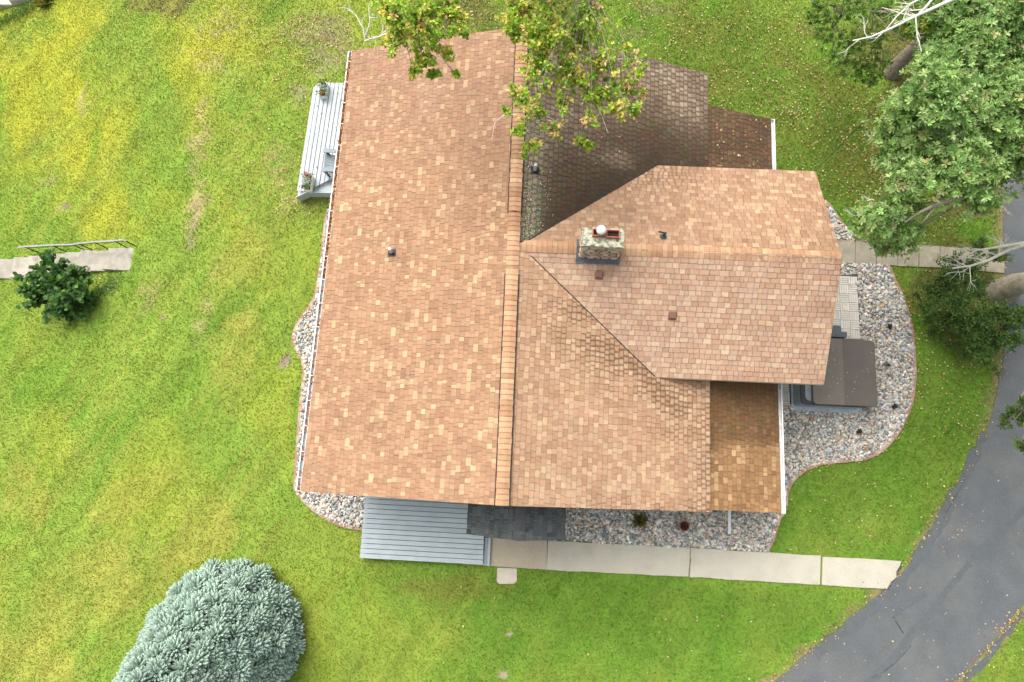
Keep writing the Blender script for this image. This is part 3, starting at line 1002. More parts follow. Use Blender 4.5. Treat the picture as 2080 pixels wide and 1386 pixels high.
rW = shingles('roof_slope', [pW], 'x', -1, zW, 0.128, (0.10, 0.13, 0.13, 0.16, 0.24),
              [(0.310, 0.170, 0.102), (0.415, 0.265, 0.158), (0.283, 0.151, 0.091), (0.340, 0.193, 0.119)], (44, 11, 20, 25), stW, 1, 0.06)
slab(rW, [pW], zW)

# -- right (east) slope: north and south of the wing
pEn = [[(-0.075, Yn - 0.04), (0.0, Yw), (xt, Yw), (xv, Yw + hw), (xv, Yn - 0.01)], [(xv, Yw + hw - 0.5), (Xb, Yw + hw - 0.5), (Xb, Yn), (xv, Yn - 0.01)]]
pEs = [[(0.0, Yw), (0.055, Ys - 0.045), (xv, Ys), (xv, Yw - hw), (xt, Yw)], [(xv, Ys), (Xb, Ys), (Xb, Yw - hw + 0.5), (xv, Yw - hw + 0.5)]]


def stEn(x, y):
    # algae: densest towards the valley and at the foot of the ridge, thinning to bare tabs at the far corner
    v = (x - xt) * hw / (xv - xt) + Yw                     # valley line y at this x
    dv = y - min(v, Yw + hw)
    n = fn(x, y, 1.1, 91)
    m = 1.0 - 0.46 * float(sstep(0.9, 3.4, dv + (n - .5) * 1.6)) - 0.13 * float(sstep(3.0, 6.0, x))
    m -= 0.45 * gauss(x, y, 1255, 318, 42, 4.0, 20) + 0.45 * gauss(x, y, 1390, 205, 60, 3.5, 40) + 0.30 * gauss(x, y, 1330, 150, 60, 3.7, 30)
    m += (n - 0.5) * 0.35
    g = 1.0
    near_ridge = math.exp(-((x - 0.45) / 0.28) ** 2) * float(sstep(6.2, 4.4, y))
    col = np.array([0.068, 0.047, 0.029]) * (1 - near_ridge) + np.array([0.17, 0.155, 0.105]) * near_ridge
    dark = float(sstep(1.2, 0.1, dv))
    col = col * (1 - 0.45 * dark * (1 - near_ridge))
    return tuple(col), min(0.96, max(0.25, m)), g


def stEs(x, y):
    n = fn(x, y, 2.2, 17)
    d = float(polydist(np.array([x]), np.array([y]), [roofxy(1185, 660), roofxy(1260, 720, 4), roofxy(1330, 775, 3.8), roofxy(1385, 830, 3.5)])[0])
    g = max(0, 1.2 - d / 1.15) * float(sstep(0.34, 0.48, n + max(0, .4 - d) * .4))
    g = max(g, 0.95 * float(sstep(0.75, 0.1, Xb - x)) * float(sstep(0.35, 0.6, n + .08)))
    g = max(g, 0.85 * float(sstep(0.55, 0.05, y - Ys)) * float(sstep(1.5, 4.5, x)) * float(sstep(0.35, 0.6, n)))
    streak = 0.45 * max(0, 1 - d / 0.16) * float(sstep(.35, .6, n)) + 0.12 * g * float(sstep(.5, .7, fn(x, y, 5, 4)))
    return (0.20, 0.105, 0.05), min(0.8, streak), min(1, g) + 0.05


pal_e = [(0.352, 0.204, 0.127), (0.415, 0.264, 0.167), (0.325, 0.181, 0.111), (0.382, 0.234, 0.154)]
rEn = shingles('roof_slope', pEn, 'x', 1, zE, 0.134, (0.13, 0.15, 0.17, 0.21), [(0.29, 0.205, 0.150), (0.40, 0.30, 0.225), (0.25, 0.175, 0.127)], (50, 22, 28), stEn, 2, 0.08)
rEn['label'] = 'dark algae stained shingle slope under the overhanging tree'
slab(rEn, pEn, zE)
rEs = shingles('roof_slope', pEs, 'x', 1, zE, 0.134, (0.13, 0.15, 0.17, 0.21), pal_e, (42, 18, 18, 22), stEs, 3, 0.06)
slab(rEs, pEs, zE)

# -- low-pitched skirt beyond the break
pP = [[(Xb - 0.25, Ys + 0.06), (Xp, Ys + 0.06), (Xp, Ypn), (Xb - 0.25, Ypn)]]


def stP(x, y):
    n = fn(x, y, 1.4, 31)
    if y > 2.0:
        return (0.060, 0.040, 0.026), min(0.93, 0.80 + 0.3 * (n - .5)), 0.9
    m = 0.72 * float(sstep(-3.45, -3.0, y + (n - .5) * 0.5)) + 0.12 * float(sstep(-3.0, -1.7, y)) + 0.3 * float(sstep(0.30, 0.0, x - Xb)) + 0.25 * (n - .4)  # darker towards the wing eave and along the break
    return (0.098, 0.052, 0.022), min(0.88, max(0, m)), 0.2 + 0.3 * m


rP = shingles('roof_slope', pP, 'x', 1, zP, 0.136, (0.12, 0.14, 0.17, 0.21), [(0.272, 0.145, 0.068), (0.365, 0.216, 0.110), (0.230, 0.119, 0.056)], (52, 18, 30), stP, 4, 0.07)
rP['label'] = 'darker low pitched shingle roof at the right side'
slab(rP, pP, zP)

# -- wing slopes: paler tab palettes, with glare put into the colour
lw = 0.012
pN_ = [(xt, Yw), (Xe + 0.01, Yw + 0.06), (Xe, Yw + hw + .02), (xv, Yw + hw)]
pS_ = [(xt, Yw), (xv, Yw - hw - 0.02), (Xe, Yw - hw), (Xe + 0.01, Yw + 0.06)]


def stN(x, y):
    n = fn(x, y, 2.0, 57)
    g = 1.05 * float(sstep(1.4, 0.15, Yw + hw - y)) * float(sstep(6.2, 3.6, x)) * float(sstep(0.28, 0.5, n + .06))
    return (0.20, 0.11, 0.06), 0.12 * g + max(0, .25 * (n - .5)), min(1, g) * 0.9 + 0.1


def stS(x, y):
    n = fn(x, y, 0.9, 58)
    return (0.36, 0.25, 0.185), max(0, 0.5 * (n - .45)), 0.10


rN = shingles('roof_slope', [pN_], 'y', 1, zN, 0.130, (0.12, 0.15, 0.18, 0.24), [(0.320, 0.182, 0.116), (0.40, 0.257, 0.162), (0.285, 0.158, 0.100), (0.355, 0.212, 0.142)], (46, 16, 18, 20), stN, 5, 0.055)
slab(rN, [pN_], zN)
rS = shingles('roof_slope', [pS_], 'y', -1, zS, 0.130, (0.12, 0.15, 0.18, 0.24), [(0.390, 0.233, 0.161), (0.445, 0.298, 0.206), (0.364, 0.210, 0.142), (0.418, 0.264, 0.194)], (42, 20, 16, 22), stS, 6, 0.055)
slab(rS, [pS_], zS)
# exposed metal in the lower valley
mb = MB()
a = (xt + 0.9, Yw - 0.75 - .03); b = (xv, Yw - hw)
va = np.array([xt, Yw]); vb = np.array([xv, Yw - hw])
p0, p1 = va * 0.92 + vb * 0.08, vb
mb.beam((*p0, zE(*p0) + 0.012), (*p1, zE(*p1) + 0.014), 0.022, 0.02)
mb.build('valley_flashing', M['ventdark'], house)
mb = MB()
va = np.array([xt, Yw]); vb = np.array([xv, Yw + hw]); p0 = va * .97 + vb * .03
mb.beam((*p0, zE(*p0) + 0.010), (*vb, zE(*vb) + 0.012), 0.03, 0.02)
mb.build('valley_flashing', M['ventdark'], house)


# -- ridge caps
def ridge(name, p0, p1, half, slopeA, slopeB, lift, pal, seed, ex=0.135):
    """overlapping bent caps from p0 to p1; slopeA to the left of travel, slopeB to the right"""
    rnd = random.Random(seed); mb = MB()
    p0 = np.array(p0, float); p1 = np.array(p1, float); d = p1 - p0; L_ = np.linalg.norm(d); d /= L_
    lft = np.array([-d[1], d[0], 0]); lft /= np.linalg.norm(lft)
    n = int(L_ / ex)
    for i in range(n):
        s0 = L_ * i / n; s1 = L_ * (i + 1.25) / n; s1 = min(s1, L_)
        c = pal[rnd.randrange(len(pal))]; j = 1 + rnd.gauss(0, .07); c = tuple(q * j for q in c)
        t0, t1 = 0.016, 0.003
        hj = half + rnd.gauss(0, .004)
        lf = lift(s0) if callable(lift) else lift
        rows = []
        for s, t in ((s0, t0), (s1, t1)):
            c0 = p0 + d * s
            row = []
            for off, sl_ in ((hj, slopeA), (hj * .5, slopeA), (0.025, slopeA), (-0.025, slopeB), (-hj * .5, slopeB), (-hj, slopeB)):
                z = -abs(off) * sl_ + t + lf - (0.006 if abs(off) < .03 else 0)
                row.append(c0 + lft * off + np.array([0, 0, z]))
            rows.append(row)
        vs = rows[0] + rows[1] + [q - np.array([0, 0, 0.02]) for q in rows[0]]
        m_ = 6
        fs = [(k, k + 1, m_ + k + 1, m_ + k) for k in range(5)] + [(2 * m_ + k, 2 * m_ + k + 1, k + 1, k) for k in range(5)]
        mb.add(vs, fs, col=c, uvs=[(0.5, 0)] * 6 + [(0.5, 1)] * 6 + [(0.5, -0.1)] * 6, alpha=0.22)
    return mb.build(name, M['shingle'], house)


pal_c = [(0.365, 0.212, 0.120), (0.395, 0.240, 0.138), (0.345, 0.195, 0.110), (0.425, 0.270, 0.158), (0.375, 0.222, 0.125)]
y_n1 = float(P(1050, 432, zr)[1]); y_s0 = float(P(1040, 556, zr)[1])
rx = lambda y: np.interp(y, [Ys, Yn], [0.055, -0.075])
lift_m = lambda s: 0.062 if (s < (y_s0 - Ys) or s > (y_n1 - Ys)) else 0.03
ridge('ridge_cap', (rx(Ys), Ys - 0.045, zr), (rx(Yn), Yn - 0.04, zr), 0.165, sW, sE, lift_m, pal_c, 5)
ridge('ridge_cap', (Xe + 0.01, Yw + 0.06, zw), (xt - 0.1, Yw, zw), 0.165, sw, sw, 0.018, pal_c, 6)
for ya, yb in ((Ys - 0.04, y_s0), (y_n1, Yn - 0.05)):
    mb = MB()
    for sgn, sl_ in ((-1, sW), (1, sE)):
        o = 0.178
        a = (rx(ya) + sgn * o, ya, zr - o * sl_ + 0.022); b = (rx(yb) + sgn * o, yb, zr - o * sl_ + 0.022)
        mb.beam(a, b, 0.035, 0.045)
        a = (rx(ya) + sgn * .08, ya, zr - .08 * sl_ + 0.016); b = (rx(yb) + sgn * .08, yb, zr - .08 * sl_ + 0.016)
        mb.beam(a, b, 0.15, 0.03, up=(sgn * sl_, 0, 1))
    mb.build('ridge_vent', M['ventdark'], house)

# -- walls
mb = MB()


def prism_y(mb, sec, y0, y1):
    n = len(sec)
    vs = [(x, y0, z) for x, z in sec] + [(x, y1, z) for x, z in sec]
    mb.add(vs, [tuple(range(n)), tuple(range(n, 2 * n))[::-1]] + [(i, n + i, n + (i + 1) % n, (i + 1) % n) for i in range(n)])


def prism_x(mb, sec, x0, x1):
    n = len(sec)
    vs = [(x0, y, z) for y, z in sec] + [(x1, y, z) for y, z in sec]
    mb.add(vs, [tuple(range(n))[::-1], tuple(range(n, 2 * n))] + [(i, (i + 1) % n, n + (i + 1) % n, n + i) for i in range(n)])


prism_y(mb, [(-4.85, -0.2), (5.25, -0.2), (5.25, zE(5.25, 0) - .17), (0, zr - .19), (-4.85, zW(-4.85, 0) - .17)], -4.75, 7.65)
prism_y(mb, [(5.26, -0.2), (7.45, -0.2), (7.45, zP(7.45, 0) - .17), (5.26, zP(5.26, 0) - .17)], -4.74, 6.7)
mb.build('wall', M['siding'], house)
mb = MB()
prism_x(mb, [(Yw - hw + .42, -0.2), (Yw + hw - .42, -0.2), (Yw + hw - .42, zN(0, Yw + hw - .42) - .18), (Yw, zw - .2), (Yw - hw + .42, zS(0, Yw - hw + .42) - .18)], 3.0, 8.1)
mb.build('wall', M['siding'], house)


# -- gutters
def gutter(x_in, x_out, y0, y1, ztop, name='gutter', nstrap=0, xin1=None, xout1=None):
    mb = MB(); dep = 0.11
    xi1 = x_in if xin1 is None else xin1; xo1 = x_out if xout1 is None else xout1
    mb.beam(((x_in + x_out) / 2, y0, ztop - dep), ((xi1 + xo1) / 2, y1, ztop - dep), abs(x_out - x_in), 0.012)
    mb.beam((x_in, y0, ztop - dep / 2 - .005), (xi1, y1, ztop - dep / 2 - .005), 0.010, dep)
    mb.beam((x_out, y0, ztop - dep / 2 + .005), (xo1, y1, ztop - dep / 2 + .005), 0.016, dep + .012)
    sg = 1 if x_out > x_in else -1
    mb.beam((x_out - sg * .012, y0, ztop + .008), (xo1 - sg * .012, y1, ztop + .008), 0.030, 0.012)
    for y, xi, xo in ((y0, x_in, x_out), (y1, xi1, xo1)):
        mb.box(min(xi, xo), max(xi, xo), y - .006, y + .006, ztop - dep, ztop - .004)
    g = mb.build(name, M['white'], house)
    for i in range(nstrap):
        t = (i + 0.5) / nstrap; y = y0 + (y1 - y0) * t; a = x_in + (xi1 - x_in) * t; b = x_out + (xo1 - x_out) * t
        s = MB(); s.beam((a + sg * .0, y, ztop + .017), (b, y + .01, ztop + .017), 0.020, 0.006); s.build('gutter_strap', M['white'], g)
    return g


g1 = gutter(WSx - 0.012, WSx - 0.125, Ys + 0.01, Yn - 0.02, ze - 0.01, nstrap=19, xin1=WNx - 0.012, xout1=WNx - 0.115)
g1['label'] = 'long white gutter with straps along the left eave'
g2 = gutter(Xp + 0.012, Xp + 0.115, Ys + 0.05, Yw - hw + 0.45, zp - 0.06, nstrap=4)
g3 = gutter(Xp + 0.012, Xp + 0.115, Yw + hw - 0.55, Ypn, zp - 0.06, nstrap=3)
# white drainpipe foot reaching over the stones
mb = MB(); q0 = P(1481, 1030, 0.25); q1 = P(1481, 1084, 0.12)
mb.beam((q0[0], q0[1] + 0.3, 0.30), (q1[0], q1[1], 0.13), 0.085, 0.065)
mb.beam((q0[0], -4.80, 0.30), (q0[0], -4.80, 2.3), 0.085, 0.065, up=(0, 1, 0))
mb.build('downspout', M['white'], house)

# -- chimney on the wing ridge
ZC = 5.78
c00 = P(1181, 499, ZC)[:2]; c10 = P(1266, 504, ZC)[:2]; c11 = P(1271, 466, ZC)[:2]; c01 = P(1184, 460, ZC)[:2]
crx0, crx1 = (c00[0] + c01[0]) / 2, (c10[0] + c11[0]) / 2; cry0, cry1 = (c00[1] + c10[1]) / 2, (c01[1] + c11[1]) / 2
bx0, bx1, by0, by1 = crx0 + .02, crx1 - .03, cry0 + .03, cry1 - .03
mb = MB()
mb.box(bx0 + .02, bx1 - .02, by0 + .02, by1 - .02, 4.2, ZC - .12)
stack = mb.build('chimney', M['mortar'], house)
mb = MB(); rnd = random.Random(4)
pal_s = [(0.40, 0.30, 0.24), (0.48, 0.40, 0.31), (0.36, 0.24, 0.19), (0.52, 0.42, 0.30), (0.34, 0.29, 0.23), (0.45, 0.31, 0.22), (0.55, 0.49, 0.40)]


def face_stones(ax, fixed, lo, hi, out):
    z = 4.3
    while z < ZC - .16:
        h = rnd.uniform(.09, .15); u = lo - rnd.uniform(0, .08)
        while u < hi:
            wd = rnd.uniform(.13, .27)
            ua, ub = max(lo, u + .008), min(hi, u + wd - .008)
            if ub - ua > .04:
                n = 9; pts = []
                cu, cz = (ua + ub) / 2, z + h / 2
                for i in range(n):
                    a = 2 * math.pi * i / n; r = rnd.uniform(.85, 1.05)
                    pts.append((cu + r * (ub - ua) / 2 * np.sign(math.cos(a)) * abs(math.cos(a)) ** .7, cz + r * (h / 2 - .006) * np.sign(math.sin(a)) * abs(math.sin(a)) ** .7))
                o1, o2 = 0.022 + rnd.uniform(0, .012), 0.034 + rnd.uniform(0, .014)
                ring = lambda k, o: [((q - cu) * k + cu, (w_ - cz) * k + cz, o) for q, w_ in pts]
                vs = ring(1, 0.0) + ring(.97, o1) + ring(.7, o2)
                T = (lambda a, b, o: (a, fixed + out * o, b)) if ax == 'x' else (lambda a, b, o: (fixed + out * o, a, b))
                vs = [T(*q) for q in vs]
                fs = [(i, (i + 1) % n, n + (i + 1) % n, n + i) for i in range(n)] + [(n + i, n + (i + 1) % n, 2 * n + (i + 1) % n, 2 * n + i) for i in range(n)] + [tuple(range(2 * n, 3 * n))]
                if (ax == 'x') == (out > 0):
                    fs = [f[::-1] for f in fs]
                mb.add(vs, fs, col=tuple(np.array(rnd.choice(pal_s)) * rnd.uniform(.85, 1.15)), smooth=False)
            u += wd
        z += h


face_stones('x', by0 + .02, bx0, bx1, -1); face_stones('x', by1 - .02, bx0, bx1, 1)
face_stones('y', bx0 + .02, by0, by1, -1); face_stones('y', bx1 - .02, by0, by1, 1)
mb.build('fieldstone_face', M['stone'], stack)
mb = MB()
N_ = 14
ring = []
for i in range(N_ * 4):
    sd_, f = divmod(i, N_); f /= N_
    p = [(crx0 + (crx1 - crx0) * f, cry0), (crx1, cry0 + (cry1 - cry0) * f), (crx1 - (crx1 - crx0) * f, cry1), (crx0, cry1 - (cry1 - cry0) * f)][sd_]
    ring.append((p[0] + rnd.gauss(0, .010), p[1] + rnd.gauss(0, .010)))
mb.prism(ring, ZC - .13, ZC, inset=0.018)
mb.build('crown', M['crown'], stack)


def flue(xa, xb, ya, yb, z0, z1):
    m1 = MB(); t = .022
    m1.box(xa, xb, ya, ya + t, z0, z1); m1.box(xa, xb, yb - t, yb, z0, z1)
    m1.box(xa, xa + t, ya + t, yb - t, z0, z1); m1.box(xb - t, xb, ya + t, yb - t, z0, z1)
    o = m1.build('flue_liner', M['clay'], stack)
    return o


def zrect(p0, p1, z):
    a = P(*p0, z)[:2]; b = P(*p1, z)[:2]
    return a[0], b[0], b[1], a[1]


fz = ZC + .11
xa, xb, ya, yb = zrect((1204, 464), (1229, 480), fz); flue(xa, xb, ya, yb, ZC - .02, fz)
mb = MB(); mb.box(xa + .02, xb - .02, ya + .02, yb - .02, ZC - .02, ZC + .012); mb.build('flue_fill', M['flue_fill'], stack)  # near-black plate closing the bottom of the liner
cxl, cyl = xa + (xb - xa) * .66, (ya + yb) / 2 + .02
xa, xb, ya, yb = zrect((1232, 466), (1259, 483), fz); flue(xa, xb, ya, yb, ZC - .02, fz)
mb = MB(); mb.box(xa + .02, xb - .02, ya + .02, yb - .02, ZC - .02, ZC + .012); mb.build('flue_fill', M['flue_fill'], stack)
mb = MB()
prof = [(0.0, .10), (.05, .095), (.09, .075), (.118, .04), (.125, 0.012), (.122, -.03), (.10, -.035)]
vs = []; n = 20
for r, z in prof:
    for j in range(n):
        a = 2 * math.pi * j / n
        vs.append((cxl + r * math.cos(a), cyl + r * math.sin(a), fz + .10 + z))
fs = [(i * n + j, i * n + (j + 1) % n, (i + 1) * n + (j + 1) % n, (i + 1) * n + j) for i in range(len(prof) - 1) for j in range(n)]
mb.add(vs, [f[::-1] for f in fs], smooth=True)
mb.tube([(cxl, cyl, ZC), (cxl, cyl, fz + .09)], .075, 14)
mb.build('flue_cap', M['white'], stack)
mb = MB()
fy = by0 - .02
mb.beam((bx0 - .10, fy - .05, zS(0, fy - .05) + .03), (bx1 + .05, fy - .05, zS(0, fy - .05) + .03), .14, .022, up=(0, -sw, 1))
mb.beam((bx0 - .04, fy - .05, zS(0, fy) + .03), (bx0 - .04, Yw, zw + .045), .10, .02)
mb.beam((bx0 - .04, Yw, zw + .045), (bx0 - .04, by1 + .06, zN(0, by1 + .06) + .03), .10, .02)
mb.beam((bx1 + .03, fy - .05, zS(0, fy) + .03), (bx1 + .03, Yw, zw + .04), .06, .02)
mb.build('flashing', M['darkgrey'], stack)


# -- small things through the roof
def disc_collar(mb, c, r, plane, n=16, h=0.02):
    """flat flashing lying on the slope"""
    vs = [(c[0] + r * math.cos(2 * math.pi * i / n), c[1] + r * math.sin(2 * math.pi * i / n)) for i in range(n)]
    mb.prism(vs, lambda x, y: plane(x, y), lambda x, y: plane(x, y) + h)


def plane_pt(px, py, plane, dz=0.0):
    z = 4.0
    for _ in range(15):
        p = P(px, py, z + dz); z = plane(p[0], p[1])
    return P(px, py, z + dz)


for (px, py, plane, lab) in [(796, 514, zW, 'silver plumbing vent on the left slope'), (1087, 347, zE, 'silver plumbing vent on the stained slope')]:
    c = plane_pt(px, py, plane)
    mb = MB()
    s = .115
    mb.prism([(c[0] - s, c[1] - s * .9), (c[0] + s, c[1] - s * .9), (c[0] + s, c[1] + s * .9), (c[0] - s, c[1] + s * .9)], lambda x, y: plane(x, y), lambda x, y: plane(x, y) + .024)
    mb.tube([(c[0], c[1], c[2]), (c[0], c[1], c[2] + .07)], [.095, .06], 14)
    pv = mb.build('plumbing_vent', M['black'], house); pv['label'] = lab
    mb = MB(); mb.tube([(c[0], c[1], c[2] + .02), (c[0], c[1], c[2] + .40)], .047, 14, cap=False)
    mb.tube([(c[0], c[1], c[2] + .36), (c[0], c[1], c[2] + .365)], .044, 14)
    mb.build('pipe', M['galv'], pv)
c = plane_pt(1347, 481, zN)
mb = MB(); disc_collar(mb, c, .10, zN, h=.022); mb.tube([(c[0], c[1], c[2]), (c[0], c[1], c[2] + .08)], [.085, .06], 14)
pv = mb.build('plumbing_vent', M['darkgrey'], house); pv['label'] = 'dark elbowed plumbing vent right of the chimney'
mb = MB(); mb.tube([(c[0], c[1], c[2] + .02), (c[0] + .01, c[1] + .0, c[2] + .26)], .034, 12)
mb.tube([(c[0] + .0, c[1] + .02, c[2] + .22), (c[0] - .12, c[1] + .05, c[2] + .21), (c[0] - .16, c[1] + .05, c[2] + .22)], .022, 10)
mb.build('pipe', M['black'], pv)
for px, py in [(1217, 557), (1367, 640)]:
    c = plane_pt(px, py, zS, .10)
    s = .085; mb = MB()
    poly = [(c[0] - s, c[1] - s), (c[0] + s, c[1] - s), (c[0] + s, c[1] + s), (c[0] - s, c[1] + s)]
    mb.prism(poly, lambda x, y: zS(x, y), lambda x, y: zS(x, y) + .11, inset=.012)
    s2 = .11
    mb.prism([(c[0] - s2, c[1] - s2), (c[0] + s2, c[1] - s2), (c[0] + s2, c[1] + s2 * .4), (c[0] - s2, c[1] + s2 * .4)], lambda x, y: zS(x, y), lambda x, y: zS(x, y) + .016)
    mb.build('roof_vent', M['ventbrown'], house)

# -- little gabled entry roof in dark shingles
ez, rz = 2.75, 3.15
eL = P(947, 1085, ez); eR = P(1148, 1097, ez); rS_ = P(1055, 1099, rz)
xl, xr, xm = eL[0], eR[0], rS_[0]; yl, yr, ym = eL[1], eR[1], rS_[1]
yt = -4.72
sl1 = (rz - ez) / (xm - xl); sl2_ = (rz - ez) / (xr - xm)
zL = lambda x, y: rz - sl1 * (xm - x); zR = lambda x, y: rz - sl2_ * (x - xm)
pl_ = [(xl, yl), (xm, ym), (xm, yt), (xl, yt)]; pr_ = [(xm, ym), (xr, yr), (xr, yt), (xm, yt)]
pal_b = [(0.060, 0.067, 0.071), (0.078, 0.086, 0.090), (0.048, 0.053, 0.056)]
st0 = lambda x, y: ((0.05, 0.055, 0.056), 0.0, 0.25)
e1 = shingles('porch_roof', [pl_], 'x', -1, zL, 0.125, (0.10, 0.13, 0.18, 0.24), pal_b, (5, 3, 3), st0, 21, .08)
slab(e1, [pl_], zL, th=.12, m='white')
e2 = shingles('porch_roof', [pr_], 'x', 1, zR, 0.125, (0.10, 0.13, 0.18, 0.24), pal_b, (5, 3, 3), st0, 22, .08)
slab(e2, [pr_], zR, th=.12, m='white')
ridge('ridge_cap', (xm, ym, rz), (xm, yt, rz), .15, sl1, sl2_, .014, [(0.078, 0.083, 0.085), (0.07, 0.076, 0.078)], 9)
for x_, y_ in ((xl + .18, yl + .14), (xr - .18, yr + .14)):
    mb = MB(); mb.box(x_ - .055, x_ + .055, y_ - .055, y_ + .055, 0.06, ez - .08); mb.build('porch_post', M['white'], house)


# ================================================================== DECKS
def boards(mb, poly, axis, wd, z, th=.03, col=(0.335, 0.385, 0.405), gap=.020):
    poly = ccw(poly); a = np.array(poly); k = 0 if axis == 'x' else 1
    v = a[:, k].min(); hi = a[:, k].max(); lo2, hi2 = a[:, 1 - k].min() - 1, a[:, 1 - k].max() + 1
    while v < hi:
        r = [(v + gap / 2, lo2), (v + wd - gap / 2, lo2), (v + wd - gap / 2, hi2), (v + gap / 2, hi2)]
        if k == 1:
            r = [(q, p) for p, q in r]
        c = clip(ccw(r), poly)
        if len(c) >= 3:
            mb.prism(c, z - th, z, col=tuple(np.array(col) * (1 + random.gauss(0, .025))))
        v += wd


def rot(poly, c, a):
    ca_, sa_ = math.cos(a), math.sin(a)
    return [((x - c[0]) * ca_ - (y - c[1]) * sa_ + c[0], (x - c[0]) * sa_ + (y - c[1]) * ca_ + c[1]) for x, y in poly]


dk = thing('deck', 'grey board entry deck with one side step beneath the small dark roof', 'deck', tuple(P(860, 1090, 0)))
mb = MB(); boards(mb, deck_s, 'y', .148, DECK_S_Z); o = mb.build('deck_boards', M['deck'], dk)
mb = MB(); mb.prism([(x * .997 + deck_s[0][0] * .003, y) for x, y in deck_s], 0.0, DECK_S_Z - .15); mb.build('fascia', M['deckside'], dk)
stp = PP([(984.5, 1092), (997, 1093), (994, 1150), (981.5, 1149)], .18)
mb = MB(); mb.prism(stp, 0.0, .15, col=(.3, .35, .38)); boards(mb, stp, 'x', .10, .18); mb.build('step', M['deck'], dk)

dw = thing('deck', 'raised pale grey board deck with planters against the left eave', 'deck', tuple(P(650, 290, 0)))
mb = MB()
ang = math.atan2(deck_w[5][0] - deck_w[0][0], deck_w[0][1] - deck_w[5][1])
ctr = deck_w[0]
pr = rot(deck_w, ctr, -0.0)
# boards follow the long edge
la = math.atan2(deck_w[0][0] - deck_w[5][0], deck_w[0][1] - deck_w[5][1])
pr = rot(deck_w, ctr, la)
tmp = MB(); boards(tmp, pr, 'x', .148, DECK_W_Z, col=(0.385, 0.430, 0.450), gap=.024)
rv = rot([(v[0], v[1]) for v in tmp.v], ctr, -la)
tmp.v = [(a[0], a[1], v[2]) for a, v in zip(rv, tmp.v)]
tmp.build('deck_boards', M['deck'], dw)
mb = MB(); mb.prism(rot(deck_w, (sum(p[0] for p in deck_w) / 6, sum(p[1] for p in deck_w) / 6), 0), 0.02, DECK_W_Z - .15, col=(.40, .45, .47))
# south skirting board hangs a little lower and stands a little proud
a = np.array(deck_w[4]); b = np.array(deck_w[3]); c = np.array(deck_w[5])
mb.beam((*(a + [0, -.02]), DECK_W_Z - .18), (*(b + [0, -.02]), DECK_W_Z - .18), .03, .28, col=(.375, .42, .44))
mb.beam((*(a + [0, -.02]), DECK_W_Z - .18), (*(c + [-.0, -.02]), DECK_W_Z - .18), .03, .28, col=(.375, .42, .44))
mb.build('skirting', M['deck'], dw)

# ---- chair on the raised deck
cp = P(682, 333, DECK_W_Z + .3)
ch = thing('garden_chair', 'grey slatted chair on the raised deck, half under the eave', 'chair', (cp[0], cp[1], DECK_W_Z))
ox, oy, oz = cp[0], cp[1], DECK_W_Z
mb = MB()
for i in range(6):
    y = oy - .25 + i * .1
    mb.beam((ox - .26, y, oz + .36), (ox + .22, y, oz + .28), .085, .02)
mb.build('seat', M['chair'], ch)
mb = MB()
for i in range(6):
    y = oy - .25 + i * .1
    mb.beam((ox + .20, y, oz + .28), (ox + .50, y, oz + .92 + .06 * math.sin((i + .5) / 6 * math.pi)), .085, .02, up=(1, 0, 0))
mb.build('backrest', M['chair'], ch)
for sg in (-1, 1):
    mb = MB(); mb.beam((ox - .38, oy + sg * .34, oz + .56), (ox + .36, oy + sg * .33, oz + .55), .14, .025); mb.build('armrest', M['chair'], ch)
    mb = MB(); mb.beam((ox - .28, oy + sg * .32, oz), (ox - .28, oy + sg * .32, oz + .55), .09, .03, up=(0, 1, 0)); mb.build('leg', M['chairdark'], ch)
    mb = MB(); mb.beam((ox + .46, oy + sg * .28, oz + .02), (ox - .26, oy + sg * .28, oz + .35), .03, .10); mb.build('leg', M['chairdark'], ch)
mb = MB(); mb.beam((ox - .30, oy - .36, oz + .33), (ox - .30, oy + .36, oz + .34), .16, .025, up=(.3, 0, 1)); mb.build('apron', M['chair'], ch)


# ---- two planter boxes
def planter(px, py, label, pinks, silver):
    c = P(px, py, DECK_W_Z + .2)
    t = thing('planter_box', label, 'planter', (c[0], c[1], DECK_W_Z), 'flower planters on the raised deck')
    mb = MB(); hx, hy = .115, .27
    for q in ((-hx, -hx + .02, -hy, hy), (hx - .02, hx, -hy, hy), (-hx + .02, hx - .02, -hy, -hy + .02), (-hx + .02, hx - .02, hy - .02, hy)):
        mb.box(c[0] + q[0], c[0] + q[1], c[1] + q[2], c[1] + q[3], DECK_W_Z + .001, DECK_W_Z + .2)
    mb.build('box', M['planter'], t)
    mb = MB(); mb.box(c[0] - hx + .021, c[0] + hx - .021, c[1] - hy + .021, c[1] + hy - .021, DECK_W_Z + .01, DECK_W_Z + .17); mb.build('soil', M['potsoil'], t)
    n = 330
    pos = np.stack([c[0] + RNG.normal(size=n) * .075, c[1] + RNG.uniform(-.27, .27, n), DECK_W_Z + .18 + RNG.uniform(0, .2, n)], 1)
    cols = pick([(0.10, 0.17, 0.03), (0.18, 0.24, 0.06), (0.42, 0.47, 0.41), (0.25, 0.2, 0.05)], [4, 3, 0.1, 1], n)
    sv = np.abs(pos[:, 1] - c[1] - silver) < .12
    cols[sv] = pick([(0.50, 0.55, 0.49), (0.36, 0.43, 0.36)], [1, 1], int(sv.sum()))
    link(leaf_mesh('foliage', pos, randdir(n, .5), randdir(n, 1.2), RNG.uniform(.05, .10, n), RNG.uniform(.025, .05, n), cols), 'foliage', t, M['leaf'])
    for dx, dy, dz, cl in pinks:
        k = 26
        d = randdir(k, .6)
        p0 = np.array([c[0] + dx, c[1] + dy, DECK_W_Z + .34 + dz]) + d * .012
        link(leaf_mesh('flower', p0, d, randdir(k, 1), .045, .035, pick([cl], [1], k, .15)), 'flower', t, M['leaf'])


